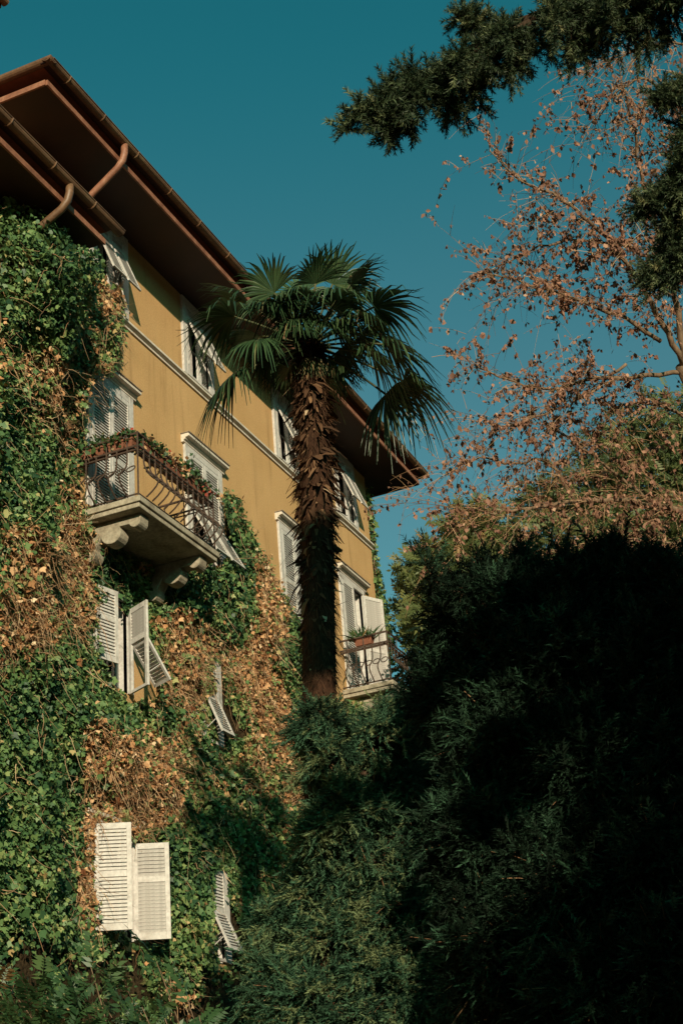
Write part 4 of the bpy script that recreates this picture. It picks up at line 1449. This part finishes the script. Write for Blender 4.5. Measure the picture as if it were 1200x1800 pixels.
# ------------------------------------------------------------------ green trees behind
PIN_V, PIN_F = pinnate(6, .42, .15, .055)
lump_tree('leafy_tree', 'green feather-leaved tree rising behind the far corner of the villa', 'tree',
          [lp(728, 1010, 30.5, 30, 34), lp(760, 985, 30.5, 32, 30), lp(732, 1075, 30.5, 30, 42), lp(800, 1000, 28.8, 60, 50), lp(860, 950, 29, 55, 45), lp(820, 920, 29, 40, 30), lp(870, 1010, 28.6, 60, 50), lp(780, 1070, 28.6, 60, 60), lp(745, 1140, 30.5, 30, 45)],
          3000, (PIN_V, PIN_F), M['green'], .6, at(790, 1200, 29)[:2], bark='bark', seed=31, trunk_r=.2, outward=.6, droop=.15, size=.72, shell=.35)
lump_tree('leafy_tree', 'yellowing green tree behind the rust-brown branches at the right', 'tree',
          [lp(1100, 800, 30, 70, 60), lp(1180, 760, 30, 70, 60), lp(1040, 860, 30, 70, 60), lp(1150, 880, 30, 90, 70), lp(1000, 950, 30, 80, 55), lp(1100, 960, 29.5, 90, 60), lp(1200, 950, 29.5, 80, 80), lp(960, 880, 30.5, 50, 40), lp(1240, 840, 30, 80, 80)],
          5200, (PIN_V, PIN_F), M['green'], .52, at(1120, 1200, 30)[:2], bark='bark', seed=32, trunk_r=.22, outward=.6, droop=.15, size=.60, shell=.35)

# ------------------------------------------------------------------ shrub sprays at the foot of the wall
SHR_V, SHR_F = pinnate(7, .55, .17, .06, seed=8)


def arching_shrub(label, base, stems, seed, n_leaf, size):
    g = np.random.default_rng(seed)
    root = empty('arching_shrub', (base[0], base[1], GZ), label, 'shrub')
    P_, D_ = [], []
    for tip, dist in stems:
        e = at(tip[0], tip[1], dist)
        b = np.array([base[0] + g.normal() * .15, base[1] + g.normal() * .15, GZ])
        mid = b * .35 + e * .65 + np.array([0, 0, .35])
        pts = [(1 - t) ** 2 * b + 2 * t * (1 - t) * mid + t * t * e for t in np.linspace(0, 1, 14)]
        MB().tube(pts, list(np.linspace(.018, .004, 14)), 5).build('stem', M['bark'], root, smooth=True)
        pts = np.array(pts)
        for i in range(n_leaf):
            t = 13 * (.55 + .45 * (i + g.random()) / n_leaf)
            a = int(min(t, 12)); f_ = t - a
            P_.append(pts[a] * (1 - f_) + pts[a + 1] * f_)
            D_.append(unit(unit(pts[a + 1] - pts[a]) * .5 + g.normal(size=3) * .55 + [0, -.2, .05]))
    P_, D_ = np.array(P_), np.array(D_)
    Mx = frames(D_, np.array([0, -.5, 1.0]) + rand_unit(len(D_), g) * .35) * (size * np.exp(g.normal(size=len(D_)) * .2))[:, None, None]
    prop(scatter('leaves', SHR_V, SHR_F, Mx, P_, np.clip(.5 + g.normal(size=len(P_)) * .22, 0, 1), M['shrub'], root), kind='stuff')


arching_shrub('feather-leaved green shrub at the bottom left corner, under the ivy', (12.6, -3.0),
              [((20, 1740), 14.2), ((70, 1720), 14.2), ((110, 1735), 14.4), ((150, 1745), 14.5), ((50, 1780), 14.0), ((-20, 1700), 14), ((130, 1780), 14.2), ((5, 1790), 13.8), ((90, 1790), 14), ((160, 1700), 14.4)], 3, 16, .62)
arching_shrub('feather-leaved shrub with long arching sprays below the ground floor shutters', (13.6, -3.4),
              [((275, 1690), 14.6), ((330, 1760), 14.5), ((250, 1770), 14.4), ((200, 1690), 14.8), ((350, 1785), 14.3), ((215, 1785), 14.3), ((290, 1790), 14.3), ((180, 1760), 14.5), ((420, 1790), 14.2)], 4, 10, .60)


# ------------------------------------------------------------------ flower boxes on the balconies
def flower_box(x0, x1, y0, y1, z, label, seed, leaf=True, bloom=0.0, dry=0.0, n=330, h=.20, spiky=False):
    g = np.random.default_rng(seed)
    cx, cy = (x0 + x1) / 2, (y0 + y1) / 2
    root = empty('flower_box', (cx, cy, z), label, 'flower box', 'flower boxes on the balcony rails')
    hh = .15
    t = .012
    b = MB()
    def ring(e, zz): return [(x0 - e, y0 - e, zz), (x1 + e, y0 - e, zz), (x1 + e, y1 + e, zz), (x0 - e, y1 + e, zz)]
    vs = ring(-.02, z) + ring(0, z + hh - .03) + ring(.012, z + hh - .03) + ring(.012, z + hh) + ring(-t, z + hh) + ring(-t, z + hh - .03)
    fs = [(3, 2, 1, 0)]
    for lv_ in range(5):
        for k in range(4):
            k2 = (k + 1) % 4
            fs.append((lv_ * 4 + k, lv_ * 4 + k2, lv_ * 4 + 4 + k2, lv_ * 4 + 4 + k))
    b.add(vs, fs)
    b.build('box', M['terracotta'], root)
    MB().quad((x0 + t, y0 + t, z + hh - .029), (x1 - t, y0 + t, z + hh - .029), (x1 - t, y1 - t, z + hh - .029), (x0 + t, y1 - t, z + hh - .029)).build('soil', M['ground'], root)
    P_ = np.stack([g.uniform(x0, x1, n), g.uniform(y0, y1, n), np.zeros(n)], -1)
    out = g.normal(size=(n, 2)) * .06
    P_[:, :2] += out
    hump = .5 + .9 * fbm2(P_[:, 0] * 5 + seed, P_[:, 1] * 5, seed, 2)
    P_[:, 2] = z + hh - .03 + g.random(n) ** 1.2 * h * hump
    hang = g.random(n) < .25
    P_[hang, 2] -= g.random(hang.sum()) * .16
    P_[hang, :2] += g.normal(size=(hang.sum(), 2)) * .05
    D_ = unit(g.normal(size=(n, 3)) + [0, 0, .25])
    if spiky:
        D_ = unit(np.stack([g.normal(size=n) * .6, g.normal(size=n) * .6, np.full(n, .8)], -1))
        P_[:, 2] = z + hh - .02
        Mx = frames(D_, rand_unit(n, g)) * np.array([.10, 1, 1])[None, None, :] * (.26 * np.exp(g.normal(size=n) * .25))[:, None, None]
    else:
        Mx = frames(D_, rand_unit(n, g)) * (.055 * np.exp(g.normal(size=n) * .25))[:, None, None]
    isb = g.random(n) < bloom
    isd = g.random(n) < dry
    gr = ~isb & ~isd
    for nm, sel, mt in (('plant', gr, M['shrub']), ('blossom', isb, M['flower']), ('dry_stems', isd & ~isb, M['dry'])):
        if sel.sum() > 3:
            Q = P_[sel].copy()
            if nm == 'blossom': Q[:, 2] += .03
            prop(scatter(nm, IVY_V, IVY_F, Mx[sel], Q, np.clip(g.normal(size=sel.sum()) * .22 + .6, 0, 1), mt, root), kind='stuff')


zb = zl1 + .02
flower_box(15.225, 15.385, -.44, -.06, zb, 'terracotta flower box with bushy green plant on the near side rail, next to the wall', 1, n=260)
flower_box(15.225, 15.385, -.90, -.50, zb, 'terracotta flower box with pink-tipped greenery on the near side rail, at the railing corner', 2, bloom=.06, n=300)
flower_box(15.42, 15.98, -.975, -.81, zb, 'long box of loose greenery on the front rail, first from the near corner', 3, dry=.2, n=360)
flower_box(16.06, 16.60, -.975, -.81, zb, 'box of dry brown and green plants on the front rail, between two green boxes', 4, dry=.6, bloom=.04, n=330)
flower_box(16.66, 16.98, -.975, -.81, zb, 'box with the tallest bright green plant on the front rail', 5, n=340, h=.34)
flower_box(17.03, 17.34, -.975, -.81, zb, 'box of red geraniums at the far end of the front rail', 6, bloom=.34, n=330)
flower_box(24.385, 24.545, -.66, -.30, zl2 + .05, 'terracotta box with a spiky plant on the far balcony rail', 7, spiky=True, n=120)
